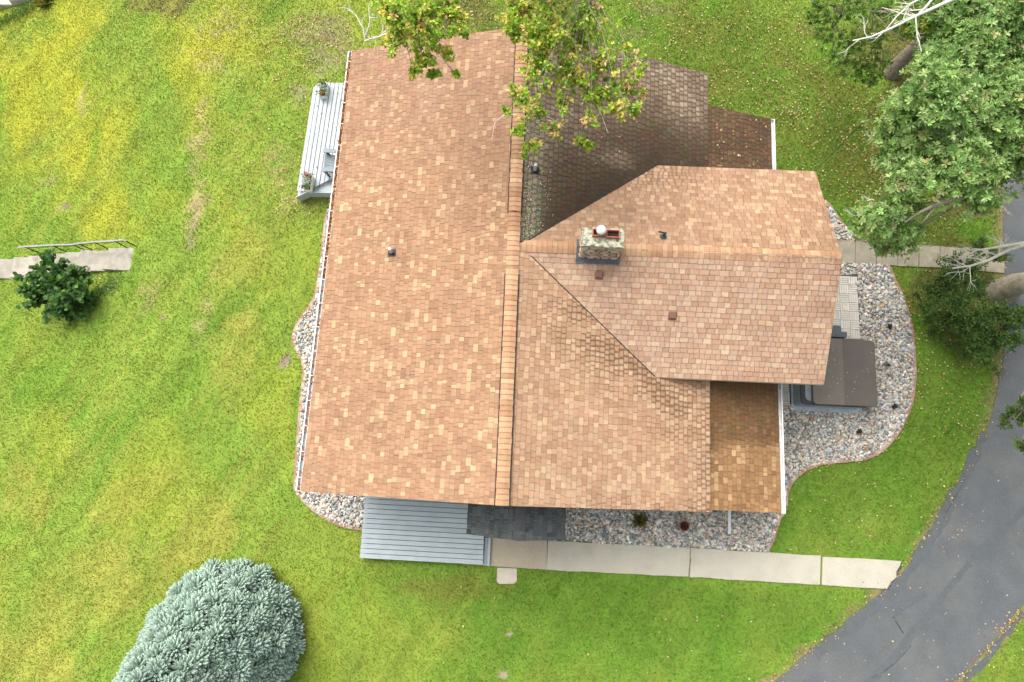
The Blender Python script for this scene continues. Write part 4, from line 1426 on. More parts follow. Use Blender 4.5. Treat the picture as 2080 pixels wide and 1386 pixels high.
planter(656, 181, 'white planter at the far end of the deck, silver leaves and one pink bloom', [(.03, -.24, 0, (.70, .16, .16)), (-.02, -.20, -.03, (.72, .33, .10))], 0.0)
planter(626, 371, 'white planter at the near corner of the deck, with several pink blooms', [(.0, .20, .02, (.68, .10, .18)), (-.1, .29, 0, (.72, .12, .25)), (.05, .13, .0, (.7, .2, .12)), (-.13, -.2, -.06, (.65, .1, .2))], -.02)


# ================================================================== HOT TUB CORNER
def rrect(x0, x1, y0, y1, r, n=6):
    out = []
    for cx_, cy_, a0 in ((x1 - r, y1 - r, 0), (x0 + r, y1 - r, 90), (x0 + r, y0 + r, 180), (x1 - r, y0 + r, 270)):
        for i in range(n + 1):
            a = math.radians(a0 + 90 * i / n); out.append((cx_ + r * math.cos(a), cy_ + r * math.sin(a)))
    return out


def ring_prism(mb, outer, inner, z0, z1, **k):
    n = len(outer)
    vs = [(x, y, z0) for x, y in outer] + [(x, y, z1) for x, y in outer] + [(x, y, z1) for x, y in inner] + [(x, y, z0) for x, y in inner]
    fs = []
    for q in range(3):
        for i in range(n):
            fs.append((q * n + i, q * n + (i + 1) % n, (q + 1) * n + (i + 1) % n, (q + 1) * n + i))
    mb.add(vs, fs, **k)


HZ = 0.82
ta = P(1628, 822, HZ); tb_ = P(1762, 690, HZ)
tx0, tx1, ty0, ty1 = ta[0], tb_[0] - .03, ta[1], tb_[1]
tub = thing('hot_tub', 'square hot tub with brown folding cover beside the stone bed', 'hot tub', ((tx0 + tx1) / 2, (ty0 + ty1) / 2, 0))
mb = MB(); mb.prism(rrect(tx0 + .03, tx1 - .03, ty0 + .03, ty1 - .03, .12), 0.04, HZ - .07); mb.build('cabinet', M['cabinet'], tub)
mb = MB(); mb.prism([(tx0 - .02, ty0 - .10), (tx1 - .0, ty0 - .10), (tx1 + .0, ty1 + .06), (tx0 - .02, ty1 + .06)], 0.0, 0.10); mb.build('base', M['deckside'], tub)
mb = MB(); ring_prism(mb, rrect(tx0, tx1, ty0, ty1, .16), rrect(tx0 + .13, tx1 - .13, ty0 + .13, ty1 - .13, .14), HZ - .068, HZ)
mb.prism(rrect(tx0 + .131, tx1 - .131, ty0 + .131, ty1 - .131, .14), HZ - .3, HZ - .20)
mb.build('shell', M['tubshell'], tub)
ca0 = P(1652, 821, HZ + .08); cb0 = P(1776, 692, HZ + .08); xm_ = P(1714, 756, HZ + .08)[0]
cvx0, cvx1, cvy0, cvy1 = ca0[0], cb0[0], ca0[1], cb0[1]


def cover_half(x0, x1, rl, rr, m, zz):
    poly = []
    for (cx_, cy_, a0, r) in ((x1, cvy1, 0, rr), (x0, cvy1, 90, rl), (x0, cvy0, 180, rl), (x1, cvy0, 270, rr)):
        sx_ = -1 if cx_ == x1 else 1; sy_ = -1 if cy_ == cvy1 else 1
        for i in range(5):
            a = math.radians(a0 + 90 * i / 4); poly.append((cx_ + sx_ * r + r * math.cos(a), cy_ + sy_ * r + r * math.sin(a)))
    mb = MB(); mb.prism(poly, HZ + .002, lambda x, y: zz - .03 * abs((x - xm_) / (x1 - x0)), inset=.02)
    return mb.build('cover_panel', m, tub)


cover_half(cvx0, xm_ - .012, .13, .02, M['cover2'], HZ + .12)
cover_half(xm_ + .012, cvx1, .02, .13, M['cover'], HZ + .125)
mb = MB(); mb.beam((xm_, cvy0 + .01, HZ + .115), (xm_, cvy1 - .01, HZ + .115), .05, .02); mb.build('cover_hinge', M['cover'], tub)

for yy_ in (cvy0 + .35, cvy1 - .35):
    mb = MB(); mb.beam((cvx1 - .06, yy_, HZ + .10), (cvx1 + .006, yy_, HZ + .06), .05, .012); mb.beam((cvx1 + .008, yy_, HZ + .065), (cvx1 + .008, yy_, HZ - .12), .05, .01, up=(1, 0, 0)); mb.build('cover_strap', M['tubshell'], tub)

# step stool next to the tub
sp = P(1700, 676, .3)
st = thing('tub_steps', 'two dark slate plastic steps beside the hot tub, partly under the eave', 'steps', (sp[0], sp[1], 0))
mb = MB(); mb.prism(rrect(sp[0] - .45, sp[0] + .10, sp[1] - .03, sp[1] + .22, .03, 3), .05, .40, inset=.012); mb.build('lower_tread', M['tubstep'], st)
mb = MB(); mb.prism(rrect(sp[0] - .45, sp[0] + .18, sp[1] - .21, sp[1] - .035, .03, 3), .05, .62, inset=.012); mb.build('upper_tread', M['tubstep'], st)


# interlocking pale tiles below
def tiles(x0, x1, y0, y1, z, name, label):
    mb = MB(); T_ = .30
    mb.box(x0 - .03, x1 + .03, y0 - .03, y1 + .03, -.02, z - .022, col=(.06, .05, .045))
    i = 0; yy = y1
    while yy > y0 + .02:
        xx = x1; j = 0
        while xx > x0 + .02:
            c = np.array((.53, .50, .44)) * random.uniform(.92, 1.06)
            for s in range(4):
                g = .006; w4 = T_ / 4
                if (i + j) % 2:
                    a = (xx - T_ + g, xx - g, yy - (s + 1) * w4 + g, yy - s * w4 - g)
                else:
                    a = (xx - (s + 1) * w4 + g, xx - s * w4 - g, yy - T_ + g, yy - g)
                xa, xb, ya, yb = max(a[0], x0), min(a[1], x1), max(a[2], y0), min(a[3], y1)
                if xb - xa > .01 and yb - ya > .01:
                    mb.box(xa, xb, ya, yb, z - .02, z, col=tuple(c * random.uniform(.96, 1.03)))
            xx -= T_; j += 1
        yy -= T_; i += 1
    return struct(mb.build(name, M['tile']), label)


q0 = P(1741, 562, .06); q1 = P(1690, 692, .06)
tiles(8.11, q0[0], q1[1] - .1, q0[1], .06, 'patio', 'pale interlocking patio tiles beside the hot tub')
q0 = P(1621, 760, .06); q1 = P(1575, 822, .06)
tiles(q1[0], tx0 - .06, q1[1], q0[1], .06, 'patio', 'pale patio tiles between gutter and hot tub')

# ---- spotlights in the stones
for px, py, lab, az in [(1808, 664, 'black garden spotlight in the stones, the one nearest the side walk', 100), (1803, 741, 'black garden spotlight in the stones level with the tub cover', 170),
                        (1817, 826, 'black garden spotlight in the stones close to the outer edging curve', 60), (1745, 877, 'black garden spotlight in the stones below the hot tub corner', 30)]:
    c = P(px, py, .15)
    t = thing('spotlight', lab, 'garden light', (c[0], c[1], 0), 'garden spotlights in the stone bed')
    a = math.radians(az); d = np.array([math.cos(a), math.sin(a), .55]); d /= np.linalg.norm(d)
    b0 = np.array([c[0], c[1], .15])
    mb = MB(); mb.tube([b0 - d * .075, b0 - d * .05, b0 + d * .05, b0 + d * .085], [.035, .055, .062, .072], 12); h = mb.build('lamp_head', M['black'], t)
    mb = MB(); mb.tube([b0 + d * .086, b0 + d * .09], .06, 12); mb.build('lens', M['lens'], h)
    mb = MB(); mb.tube([(c[0], c[1], -.05), (c[0], c[1], .12)], [.012, .014], 8); mb.box(c[0] - .035, c[0] + .035, c[1] - .012, c[1] + .012, .08, .12); mb.build('stake', M['black'], t)

# ---- red pot and ornamental grass in the front bed
c = P(1388, 1068, .15)
t = thing('flower_pot', 'round red glazed pot with a withered plant on the stones', 'plant pot', (c[0], c[1], .05))
mb = MB(); n = 22; prof = [(.085, .05), (.115, .14), (.14, .28), (.155, .30), (.155, .325), (.128, .325), (.122, .27)]
vs = [(c[0] + r * math.cos(2 * math.pi * j / n), c[1] + r * math.sin(2 * math.pi * j / n), z) for r, z in prof for j in range(n)]
mb.add(vs, [(i * n + j, i * n + (j + 1) % n, (i + 1) * n + (j + 1) % n, (i + 1) * n + j) for i in range(len(prof) - 1) for j in range(n)], smooth=True)
mb.build('pot', M['redpot'], t)
mb = MB(); mb.tube([(c[0], c[1], .2), (c[0], c[1], .275)], .122, n); mb.build('soil', M['potsoil'], t)
k = 40; d = randdir(k, .5)
link(leaf_mesh('plant', np.array([c[0], c[1], .27]) + d * np.array([.04, .04, .0]), d, randdir(k, .6), RNG.uniform(.07, .2, k), .022, pick([(.20, .05, .03), (.10, .06, .03), (.16, .15, .04)], [3, 3, 1], k)), 'plant', t, M['leaf'])
c = P(1300, 1058, .15)
k = 190; a = RNG.uniform(0, 6.283, k); el = RNG.uniform(.3, 1.3, k)
d = np.stack([np.cos(a) * np.cos(el), np.sin(a) * np.cos(el), np.sin(el)], 1)
o = link(leaf_mesh('ornamental_grass', np.array([c[0], c[1], .06]) + d * .02, d, randdir(k, .8), RNG.uniform(.15, .33, k), .014, pick([(.30, .26, .09), (.22, .23, .07), (.40, .20, .08), (.16, .2, .06)], [3, 3, 1, 2], k), curl=.45), 'ornamental_grass', None, M['leaf'])
tag(o, 'small brownish tuft of ornamental grass in the front stone bed', 'grass tuft')

# ================================================================== HANDRAIL
tops_px = [(66, 503), (112, 500), (153, 495), (164, 493), (202, 495), (235, 487), (262, 489)]
hr = thing('handrail', 'black metal handrail with weathered grey top beside the garden steps', 'handrail', tuple(G(180, 512)))
bases = [G(80, 514), G(134, 511), G(176, 510), G(188, 508), G(218, 505), G(258, 503), G(277, 501)]
tops = []
for b_, tp in zip(bases, tops_px):
    # post height that carries its head to the photographed place
    h = 0.74
    tops.append(np.array([b_[0] - .04, b_[1] - .02, b_[2] + h]))
for b_, tp in zip(bases, tops):
    mb = MB(); mb.tube([b_ - np.array([0, 0, .1]), tp], .019, 8); mb.build('post', M['black'], hr)
mb = MB()
for a_, b_ in zip(tops[:-1], tops[1:]):
    mb.beam(a_, b_, .052, .02)
e = tops[-1]; mb.beam(e, e + np.array([.10, -.03, -.02]), .05, .02); e = tops[0]; mb.beam(e, e + np.array([-.25, -.02, -.06]), .05, .02)
mb.build('top_rail', M['railtop'], hr)
mb = MB()
for a_, b_ in zip(tops[:-1], tops[1:]):
    mb.tube([a_ - np.array([0, .012, .10]), b_ - np.array([0, .012, .10])], .011, 6)
mb.build('lower_rail', M['black'], hr)

# ================================================================== SERVICE CABLE
a = P(1655, 348, 3.9); b = P(1900, 100, 6.4); d = b - a
pts = [a + d * t_ + np.array([0, 0, -0.55 * t_ * (2.2 - t_)]) for t_ in np.linspace(0, 2.2, 30)]
mb = MB(); mb.tube(pts, .010, 6)
tag(mb.build('service_cable', M['black']), 'thin black overhead cable running from the house towards the trees', 'cable')


# ================================================================== TREES
def rpath(a, b, n=6, wob=.12, sag=0.0):
    a = np.array(a, float); b = np.array(b, float); L_ = np.linalg.norm(b - a)
    pts = []
    off = RNG.normal(size=(n + 1, 3)) * wob * L_ / n
    for i in range(n + 1):
        t = i / n
        pts.append(a + (b - a) * t + (off[i] if 0 < i < n else 0) + np.array([0, 0, sag * math.sin(math.pi * t)]))
    return pts


class Tree:
    def __init__(s, name, label, cat, base, top, r0, r1, bark='bark', group=None, wob=.10):
        s.t = thing(name, label, cat, tuple(base), group)
        s.pts = rpath(base - np.array([0, 0, .15]), top, 8, wob)
        mb = MB(); rad = [r0 + (r1 - r0) * (i / 8) ** .8 for i in range(9)]; rad[0] = r0 * 1.5; rad[1] = r0 * 1.06
        mb.tube(s.pts, rad, 16); s.r0 = r0
        mb.build('trunk', M[bark], s.t)
        s.nodes = [(p, r) for p, r in zip(s.pts[2:], rad[2:])]
        s.limb = MB(); s.L = []

    def branch(s, target, r_end=.02, k=.62, wob=.16, sag=.0, zmin=None):
        target = np.array(target, float)
        best = min(s.nodes, key=lambda q: np.linalg.norm(q[0] - target) + (.35 * max(0, q[0][2] - target[2])) + (0 if q[1] > r_end * 1.2 else 5))
        a, r = best
        pts = rpath(a, target, 6, wob, sag)
        ra = max(min(r * k, .05 * np.linalg.norm(target - a) + r_end), r_end)
        rad = [ra + (r_end - ra) * i / 6 for i in range(7)]
        s.limb.tube(pts, rad, 7)
        for p, q in zip(pts[2:], rad[2:]):
            s.nodes.append((p, q))
        return pts

    def twigs(s, c, r, n, rt=.008):
        for _ in range(n):
            d = randdir(1, .1)[0]
            e = c + d * r * RNG.uniform(.5, 1.0) * np.array([1, 1, .6])
            s.limb.tube(rpath(c, e, 3, .25), [rt, rt * .9, rt * .7, rt * .4], 4, cap=False)

    def done(s, crown_parts, leafmat='leaf', limbmat='limb'):
        s.limb.tube(s.pts[1:], .03, 5)                      # thin hidden tube inside the trunk that joins the limb pieces
        s.limb.build('limbs', M[limbmat], s.t)
        pos, ax, nr, Ls, Ws, co = [np.concatenate(q) for q in zip(*s.L)]
        link(leaf_mesh('crown', pos, ax, nr, Ls, Ws, co, **crown_parts), 'crown', s.t, M[leafmat])


def rosettes(c, rad, n, leaves, size, wid, pal, wts, flat=.6, up=.6, jit=.14, spread=(.5, 1.25)):
    """clusters of leaves radiating from shoot tips, inside an uneven ellipsoid"""
    u = randdir(n) * (RNG.uniform(0, 1, (n, 1)) ** (1 / 2.2))
    ctr = c + u * rad * np.array([1, 1, flat]) * (1 + .25 * RNG.normal(size=(n, 1)))
    axis = unit(u * .8 + randdir(n) * .5 + np.array([0, 0, up]))
    t1 = unit(np.cross(axis, randdir(n))); t2 = np.cross(axis, t1)
    pos = []; ax = []; nr = []; col = []
    base = pick(pal, wts, n, jit)
    for k in range(leaves):
        ph = 2 * math.pi * k / leaves + RNG.uniform(-.4, .4, n)
        th = RNG.uniform(spread[0], spread[1], n)
        rd = np.cos(ph)[:, None] * t1 + np.sin(ph)[:, None] * t2
        d = np.cos(th)[:, None] * axis + np.sin(th)[:, None] * rd
        pos.append(ctr + d * .01); ax.append(d); nr.append(unit(axis * np.sin(th)[:, None] - rd * np.cos(th)[:, None] + randdir(n) * .25))
        col.append(np.clip(base * (1 + RNG.normal(size=(n, 1)) * .10), .004, .9))
    pos, ax, nr, col = map(np.concatenate, (pos, ax, nr, col)); m_ = len(pos)
    return pos, ax, nr, size * RNG.uniform(.7, 1.2, m_), wid * RNG.uniform(.8, 1.2, m_), col


def sprays(c, rad, n, size, wid, pal, wts, flat=.7, jit=.15, droop=.2):
    """single leaves spread through a clump, facing mostly up"""
    u = randdir(n) * (RNG.uniform(0, 1, (n, 1)) ** (1 / 2.0))
    # keep to a few sub-twigs so gaps stay open
    k = max(4, n // 30); cen = randdir(k) * RNG.uniform(.2, 1, (k, 1))
    ci = RNG.integers(0, k, n)
    u = cen[ci] * RNG.uniform(.25, 1.08, (n, 1)) + u * .20
    pos = c + u * rad * np.array([1, 1, flat])
    ax = unit(u + randdir(n) * .9 - np.array([0, 0, droop])); nr = unit(randdir(n) * .6 + np.array([0, 0, 1.0]))
    base = pick(pal, wts, k, .05)
    col = pick(pal, wts, n, jit)
    col = np.where(RNG.uniform(size=(n, 1)) < .55, base[ci] * (1 + RNG.normal(size=(n, 1)) * jit), col)
    return pos, ax, nr, size * RNG.uniform(.65, 1.2, n), wid * RNG.uniform(.7, 1.2, n), np.clip(col, .004, .9)


def dead_limb(tree, pts3, r0, seed, nsub=5, sub=.9, name='dead_limb', m='deadwood', depth=2):
    rnd = np.random.default_rng(seed)
    mb = MB()

    def grow(pts, ra, rb, lev, ln):
        pts = [np.array(p, float) for p in pts]
        n = len(pts)
        mb.tube(pts, [ra + (rb - ra) * i / (n - 1) for i in range(n)], 6, cap=True)
        if lev <= 0:
            return
        d0 = pts[-1] - pts[0]; d0 /= np.linalg.norm(d0)
        for k in range(nsub):
            t = rnd.uniform(.25, .97); i = min(int(t * (n - 1)), n - 2); f = t * (n - 1) - i
            o = pts[i] * (1 - f) + pts[i + 1] * f
            d = d0 * .9 + rnd.normal(size=3) * np.array([.75, .75, .35]); d /= np.linalg.norm(d)
            L_ = ln * rnd.uniform(.4, 1.0) * (1.1 - .5 * t)
            q = [o]
            for s_ in range(4):
                d = d + rnd.normal(size=3) * .22; d /= np.linalg.norm(d); q.append(q[-1] + d * L_ / 4)
            r = (ra + (rb - ra) * t) * .55
            grow(q, r, r * .35, lev - 1, ln * .5)
    grow(pts3, r0, r0 * .3, depth, sub)
    mb.build(name, M[m], tree)


# ---- maple leaning in over the far end of the roof
MAP = [(0.25, 0.42, 0.040), (0.36, 0.52, 0.050), (0.72, 0.60, 0.11), (0.76, 0.53, 0.27), (0.16, 0.30, 0.030)]
tb = P(1010, -330, 0)
maple = Tree('maple_tree', 'yellowing broadleaf tree reaching over the far end of the house roof', 'tree', tb, tb + np.array([0, -.5, 9.5]), .26, .12)
lobes = [(790, 15, 38), (850, 25, 48), (915, 15, 42), (800, 62, 34), (868, 75, 42), (925, 55, 28), (862, 118, 30), (884, 148, 18), (800, 98, 20), (905, 105, 20), (840, 145, 14), (925, 150, 9),
         (1055, 18, 48), (1125, 18, 56), (1195, 15, 42), (1100, 75, 54), (1168, 85, 48), (1052, 68, 28), (1092, 140, 44), (1158, 150, 42), (1225, 125, 36), (1205, 190, 40),
         (1262, 178, 34), (1298, 145, 16), (1060, 195, 30), (1092, 225, 26), (1058, 262, 22), (1128, 262, 26), (1178, 285, 24), (1082, 295, 16), (1255, 218, 30), (1290, 232, 18),
         (1200, 240, 18), (1064, 312, 11), (1140, 205, 26), (1305, 190, 10), (1030, 225, 8), (1195, 298, 12)]
for x, y, r, z in [(1100, -110, 110, 9.5), (900, -110, 110, 9.0), (760, -80, 60, 8), (1020, -200, 150, 10.5), (1200, -120, 90, 9), (900, -260, 130, 9.5), (1130, -280, 140, 10)]:
    c = P(x, y, z); R_ = r * (22 - z) / 1387
    maple.branch(c, .03, wob=.14); maple.L.append(sprays(c, R_, 620, .11, .07, MAP, [4, 4, 2, 2, 2]))
for i, (x, y, r) in enumerate(sorted(lobes, key=lambda q: q[1])):
    z = 8.6 - 0.0045 * y + RNG.normal() * .35
    c = P(x, y, z); R_ = r * (22 - z) / 1387 * 1.12
    bp_ = maple.branch(c, .008, wob=.16, sag=.12); maple.twigs(c, R_ * 1.0, 3, .005)
    wy = [5, 5, 2.2, 1.4, 2.2] if x < 960 else [5, 5.5, 2.2, 2.4, 1.6]
    maple.L.append(sprays(c, R_ * 1.10, int(50 + 330 * (r / 30) ** 2), .096, .060, MAP, wy, flat=.9))
    for q_ in bp_[3:6]:
        if np.linalg.norm(q_ - c) < 1.6:
            maple.L.append(sprays(q_ + randdir(1)[0] * .10, RNG.uniform(.16, .30), 36, .090, .056, MAP, wy, flat=.9))
maple.done(dict(fold=.22, curl=.2, shape=(.3, .66, 1.0, .8)))
for px, sd2, ln in [([(800, 62, 7.9), (770, 75, 7.7), (742, 82, 7.6), (738, 92, 7.5)], 3, .55), ([(742, 82, 7.6), (738, 58, 7.8), (722, 30, 7.9), (706, 18, 7.9)], 5, .6), ([(741, 78, 7.6), (752, 45, 7.8), (748, 12, 7.9)], 6, .6), ([(740, 84, 7.6), (765, 78, 7.6), (795, 52, 7.7)], 7, .5), ([(1048, 232, 7.4), (1022, 234, 7.3), (1005, 250, 7.2), (998, 285, 7.2)], 8, .25),
                    ([(1130, 150, 7.6), (1215, 215, 7.4), (1235, 270, 7.3)], 9, .35), ([(1240, 120, 7.6), (1300, 120, 7.6), (1320, 135, 7.5)], 11, .3), ([(1075, 200, 7.5), (1110, 235, 7.4), (1150, 260, 7.4)], 12, .3)]:
    dead_limb(maple.t, [P(*q) for q in px], .022 if ln > .4 else .010, sd2, 4, ln, 'bare_twig', 'deadwood', 2)

# ---- oaks on the right
OAK = [(0.235, 0.380, 0.110), (0.300, 0.455, 0.150), (0.175, 0.305, 0.075), (0.37, 0.50, 0.19), (0.46, 0.43, 0.20)]
OW = [5, 4, 3.5, 2, 0.8]
tb = P(2030, 597, 0)
oak = Tree('oak_tree', 'large oak leaning over the right edge, its thick trunk beside the driveway', 'tree', tb, tb + np.array([.2, .5, 9.5]), .33, .17)
OL = [(1850, 240, 52), (1832, 305, 44), (1905, 195, 60), (1962, 140, 60), (2030, 120, 62), (1950, 245, 78), (2040, 225, 72), (1885, 315, 55), (1955, 335, 64), (2042, 312, 56), (1852, 368, 32), (1812, 285, 22),
      (1990, 405, 30), (1832, 415, 34), (1802, 452, 40), (1757, 446, 24), (1832, 482, 30), (1792, 500, 16), (1985, 85, 44), (2062, 60, 46), (1905, 120, 34), (1818, 345, 18), (2075, 180, 50), (2085, 280, 44), (1860, 190, 22), (1790, 320, 8)]
for x, y, r in sorted(OL, key=lambda q: -q[0]):
    z = 8.2 + RNG.normal() * .5 - (.8 if y > 400 else 0)
    c = P(x, y, z); R_ = r * (22 - z) / 1387 * 1.1
    oak.branch(c - np.array([0, 0, .38]), .014, wob=.10, sag=-.05); oak.twigs(c, R_, 5, .008)
    oak.L.append(rosettes(c, R_ * 1.15, int(26 + 210 * (r / 40) ** 2), 8, .110, .036, OAK, OW, flat=.65))
for x, y, r, z in [(2180, 200, 110, 9), (2200, 400, 100, 9), (2300, 100, 150, 10), (2350, 350, 160, 10), (2250, 600, 110, 8.5)]:
    c = P(x, y, z); R_ = r * (22 - z) / 1387
    oak.branch(c, .03); oak.L.append(rosettes(c, R_, 260, 7, .16, .065, OAK, OW))
# low branch tips over the asphalt
for x, y, r in [(2055, 835, 12), (2066, 848, 13), (2045, 862, 8), (2078, 820, 12), (2074, 905, 11), (2090, 850, 20), (2092, 910, 16), (2038, 850, 6)]:
    c = P(x, y, 4.0 + RNG.normal() * .15); R_ = r * 18 / 1387 * 1.1
    oak.branch(c, .012, sag=.1); oak.L.append(rosettes(c, R_, int(4 + 11 * (r / 12) ** 2), 6, .11, .048, [(0.075, 0.135, 0.03), (0.12, 0.18, 0.05)], [1, 1]))
oak.done(dict(fold=.2, curl=.18, shape=(.38, .74, .85, 1.0)))
dead_limb(oak.t, [P(*q) for q in [(2130, 490, 6.6), (2080, 498, 6.4), (2052, 506, 6.2), (2010, 528, 6.0), (1972, 540, 5.9), (1935, 545, 5.8)]], .060, 21, 7, 1.0)
dead_limb(oak.t, [P(*q) for q in [(2085, 492, 6.4), (2040, 500, 6.3), (1990, 508, 6.2), (1950, 508, 6.1)]], .042, 23, 5, .7)
dead_limb(oak.t, [P(*q) for q in [(2140, 385, 7.6), (2080, 392, 7.4), (2030, 402, 7.2), (2005, 420, 7.1), (1960, 438, 7.0)]], .046, 25, 6, .8)
# the stout pale limb below the canopy
mb = MB(); pp_ = [P(*q) for q in [(2120, 300, 7.0), (2030, 362, 7.3), (1978, 392, 7.9), (1945, 405, 8.4), (1905, 414, 8.3), (1868, 432, 8.2), (1838, 452, 8.1)]]
mb.tube(pp_, [.085, .072, .064, .055, .045, .03, .016], 10)
mb.tube([pp_[4], P(1890, 432, 8.2), P(1872, 454, 8.1)], [.034, .024, .010], 7)
mb.build('limb', M['limb'], oak.t)
for q, sd2 in [([(1810, 275, 8.0), (1785, 275, 7.9), (1765, 277, 7.9)], 31), ([(1905, 150, 8.2), (1890, 142, 8.1), (1875, 137, 8.0)], 32), ([(1800, 415, 7.4), (1770, 405, 7.3), (1745, 415, 7.2)], 33), ([(1760, 440, 7.3), (1735, 438, 7.2), (1722, 432, 7.2)], 34), ([(1935, 250, 8.6), (1900, 250, 8.7), (1880, 255, 8.7)], 35)]:
    dead_limb(oak.t, [P(*k_) for k_ in q], .014, sd2, 4, .35, 'bare_twig')

tb = P(1808, 150, 0)
oak2 = Tree('oak_tree', 'oak at the upper right corner with one long bleached dead limb', 'tree', tb, tb + np.array([.4, .9, 9.0]), .20, .13, bark='bark2')
for x, y, r, z in [(1660, 10, 28, 3.4), (1700, 25, 40, 3.4), (1745, 15, 40, 3.8), (1790, 25, 36, 4.2), (1690, 75, 36, 3.0), (1735, 85, 36, 3.2), (1780, 80, 34, 3.4), (1720, 125, 36, 2.8), (1765, 135, 30, 2.8), (1690, 110, 24, 2.8),
                   (1795, 125, 22, 3.0), (1775, 165, 18, 2.5), (1665, 60, 20, 3.0), (1830, 60, 30, 4.5), (1745, 155, 20, 2.6), (1650, 35, 14, 3)]:
    c = P(x, y, z); R_ = r * (22 - z) / 1387 * 1.1
    oak2.branch(c, .012, sag=.1); oak2.twigs(c, R_, 4, .007)
    oak2.L.append(rosettes(c, R_, int(8 + 26 * (r / 30) ** 2), 7, .11, .042, [(0.13, 0.24, 0.035), (0.18, 0.30, 0.05), (0.10, 0.18, 0.03)], [3, 3, 2], flat=.5))
for x, y, r, z in [(1890, 30, 46, 8), (1945, 25, 50, 8.4), (1900, 75, 34, 7.6), (2000, 25, 50, 8.6), (2060, 10, 50, 8.6), (1860, 10, 36, 7.6), (1850, 50, 22, 7.2), (1930, 60, 40, 8)]:
    c = P(x, y, z); R_ = r * (22 - z) / 1387 * 1.1
    oak2.branch(c - np.array([0, 0, .3]), .014, sag=-.05); oak2.twigs(c, R_, 4, .008)
    oak2.L.append(rosettes(c, R_, int(24 + 170 * (r / 40) ** 2), 8, .110, .037, OAK if x > 1900 else OAK[:2] + [(0.26, 0.32, 0.04)], OW if x > 1900 else [3, 2, 2]))
for x, y, r, z in [(2000, -110, 110, 9), (2150, -120, 120, 9), (1860, -90, 80, 7.5), (2250, -300, 200, 10), (2050, -300, 160, 9.5), (1900, -250, 120, 8)]:
    c = P(x, y, z); R_ = r * (22 - z) / 1387
    oak2.branch(c, .03); oak2.L.append(rosettes(c, R_, 260, 7, .16, .065, OAK, OW))
oak2.done(dict(fold=.2, curl=.18, shape=(.38, .74, .85, 1.0)), limbmat='bark2')
dead_limb(oak2.t, [P(*q) for q in [(2000, -30, 9.0), (1950, -8, 9.0), (1900, 15, 8.9), (1860, 33, 8.8), (1810, 58, 8.7), (1770, 75, 8.6), (1732, 83, 8.5)]], .050, 41, 6, .9)
dead_limb(oak2.t, [P(*q) for q in [(1905, -15, 8.9), (1880, 15, 8.9), (1860, 35, 8.8), (1863, 75, 8.6), (1872, 105, 8.5)]], .030, 43, 4, .5)
dead_limb(oak2.t, [P(*q) for q in [(1900, -20, 8.9), (1850, 8, 8.8), (1820, 35, 8.7), (1800, 60, 8.6)]], .026, 44, 4, .5)


# ---- dark shrubs round the oak's foot
def shrub(name, label, spots, pal, wts, nper, size, wid, group=None, zc=1.3, cat='shrub', flat=.6):
    b = np.mean([G(x, y) for x, y, r in spots], 0)
    t = thing(name, label, cat, tuple(b), group)
    mb = MB(); L = []
    for x, y, r in spots:
        z = zc * RNG.uniform(.55, 1.1) + b[2]
        c = P(x, y, z); R_ = r * (22 - z) / 1387 * 1.1
        mb.tube(rpath(np.array([b[0], b[1], b[2] - .05]) + RNG.normal(size=3) * np.array([.1, .1, 0]), c, 5, .2), [.03, .024, .02, .014, .01, .006], 6)
        L.append(sprays(c, R_, int(nper * (r / 30) ** 2) + 12, size, wid, pal, wts, flat=flat))
    mb.build('stems', M['darktwig'], t)
    pos, ax, nr, Ls, Ws, co = [np.concatenate(q) for q in zip(*L)]
    link(leaf_mesh('foliage', pos, ax, nr, Ls, Ws, co, fold=.2, curl=.2), 'foliage', t, M['leaf'])
    return t


DK = [(0.055, 0.115, 0.022), (0.085, 0.16, 0.03), (0.12, 0.21, 0.04), (0.045, 0.08, 0.02)]
shrub('shrub', 'dark green shrub at the end of the side walk, left of the oak trunk', [(1930, 560, 40), (1970, 545, 36), (1900, 590, 32), (1945, 610, 40), (1985, 590, 34), (1990, 500, 22), (2025, 520, 26), (1940, 530, 22), (1885, 625, 20)], DK, [3, 4, 2, 2], 1000, .075, .045, 'dark shrubs round the oak trunk')
shrub('shrub', 'dark green shrub directly below the oak trunk near the asphalt', [(2000, 650, 40), (2040, 640, 40), (2075, 640, 36), (1960, 660, 38), (2020, 690, 34), (2060, 690, 28), (1985, 700, 30), (1925, 650, 28), (2005, 730, 22)], DK, [3, 4, 3, 2], 1000, .075, .045, 'dark shrubs round the oak trunk')
shrub('shrub', 'thin low shrub of scattered leaves on the lawn side of the oak', [(1880, 650, 22), (1900, 680, 26), (1935, 700, 24), (1960, 715, 20), (1860, 600, 14), (2020, 755, 12)], [(0.06, 0.11, 0.022), (0.09, 0.15, 0.03)], [1, 1], 380, .07, .042, 'dark shrubs round the oak trunk', zc=.6)

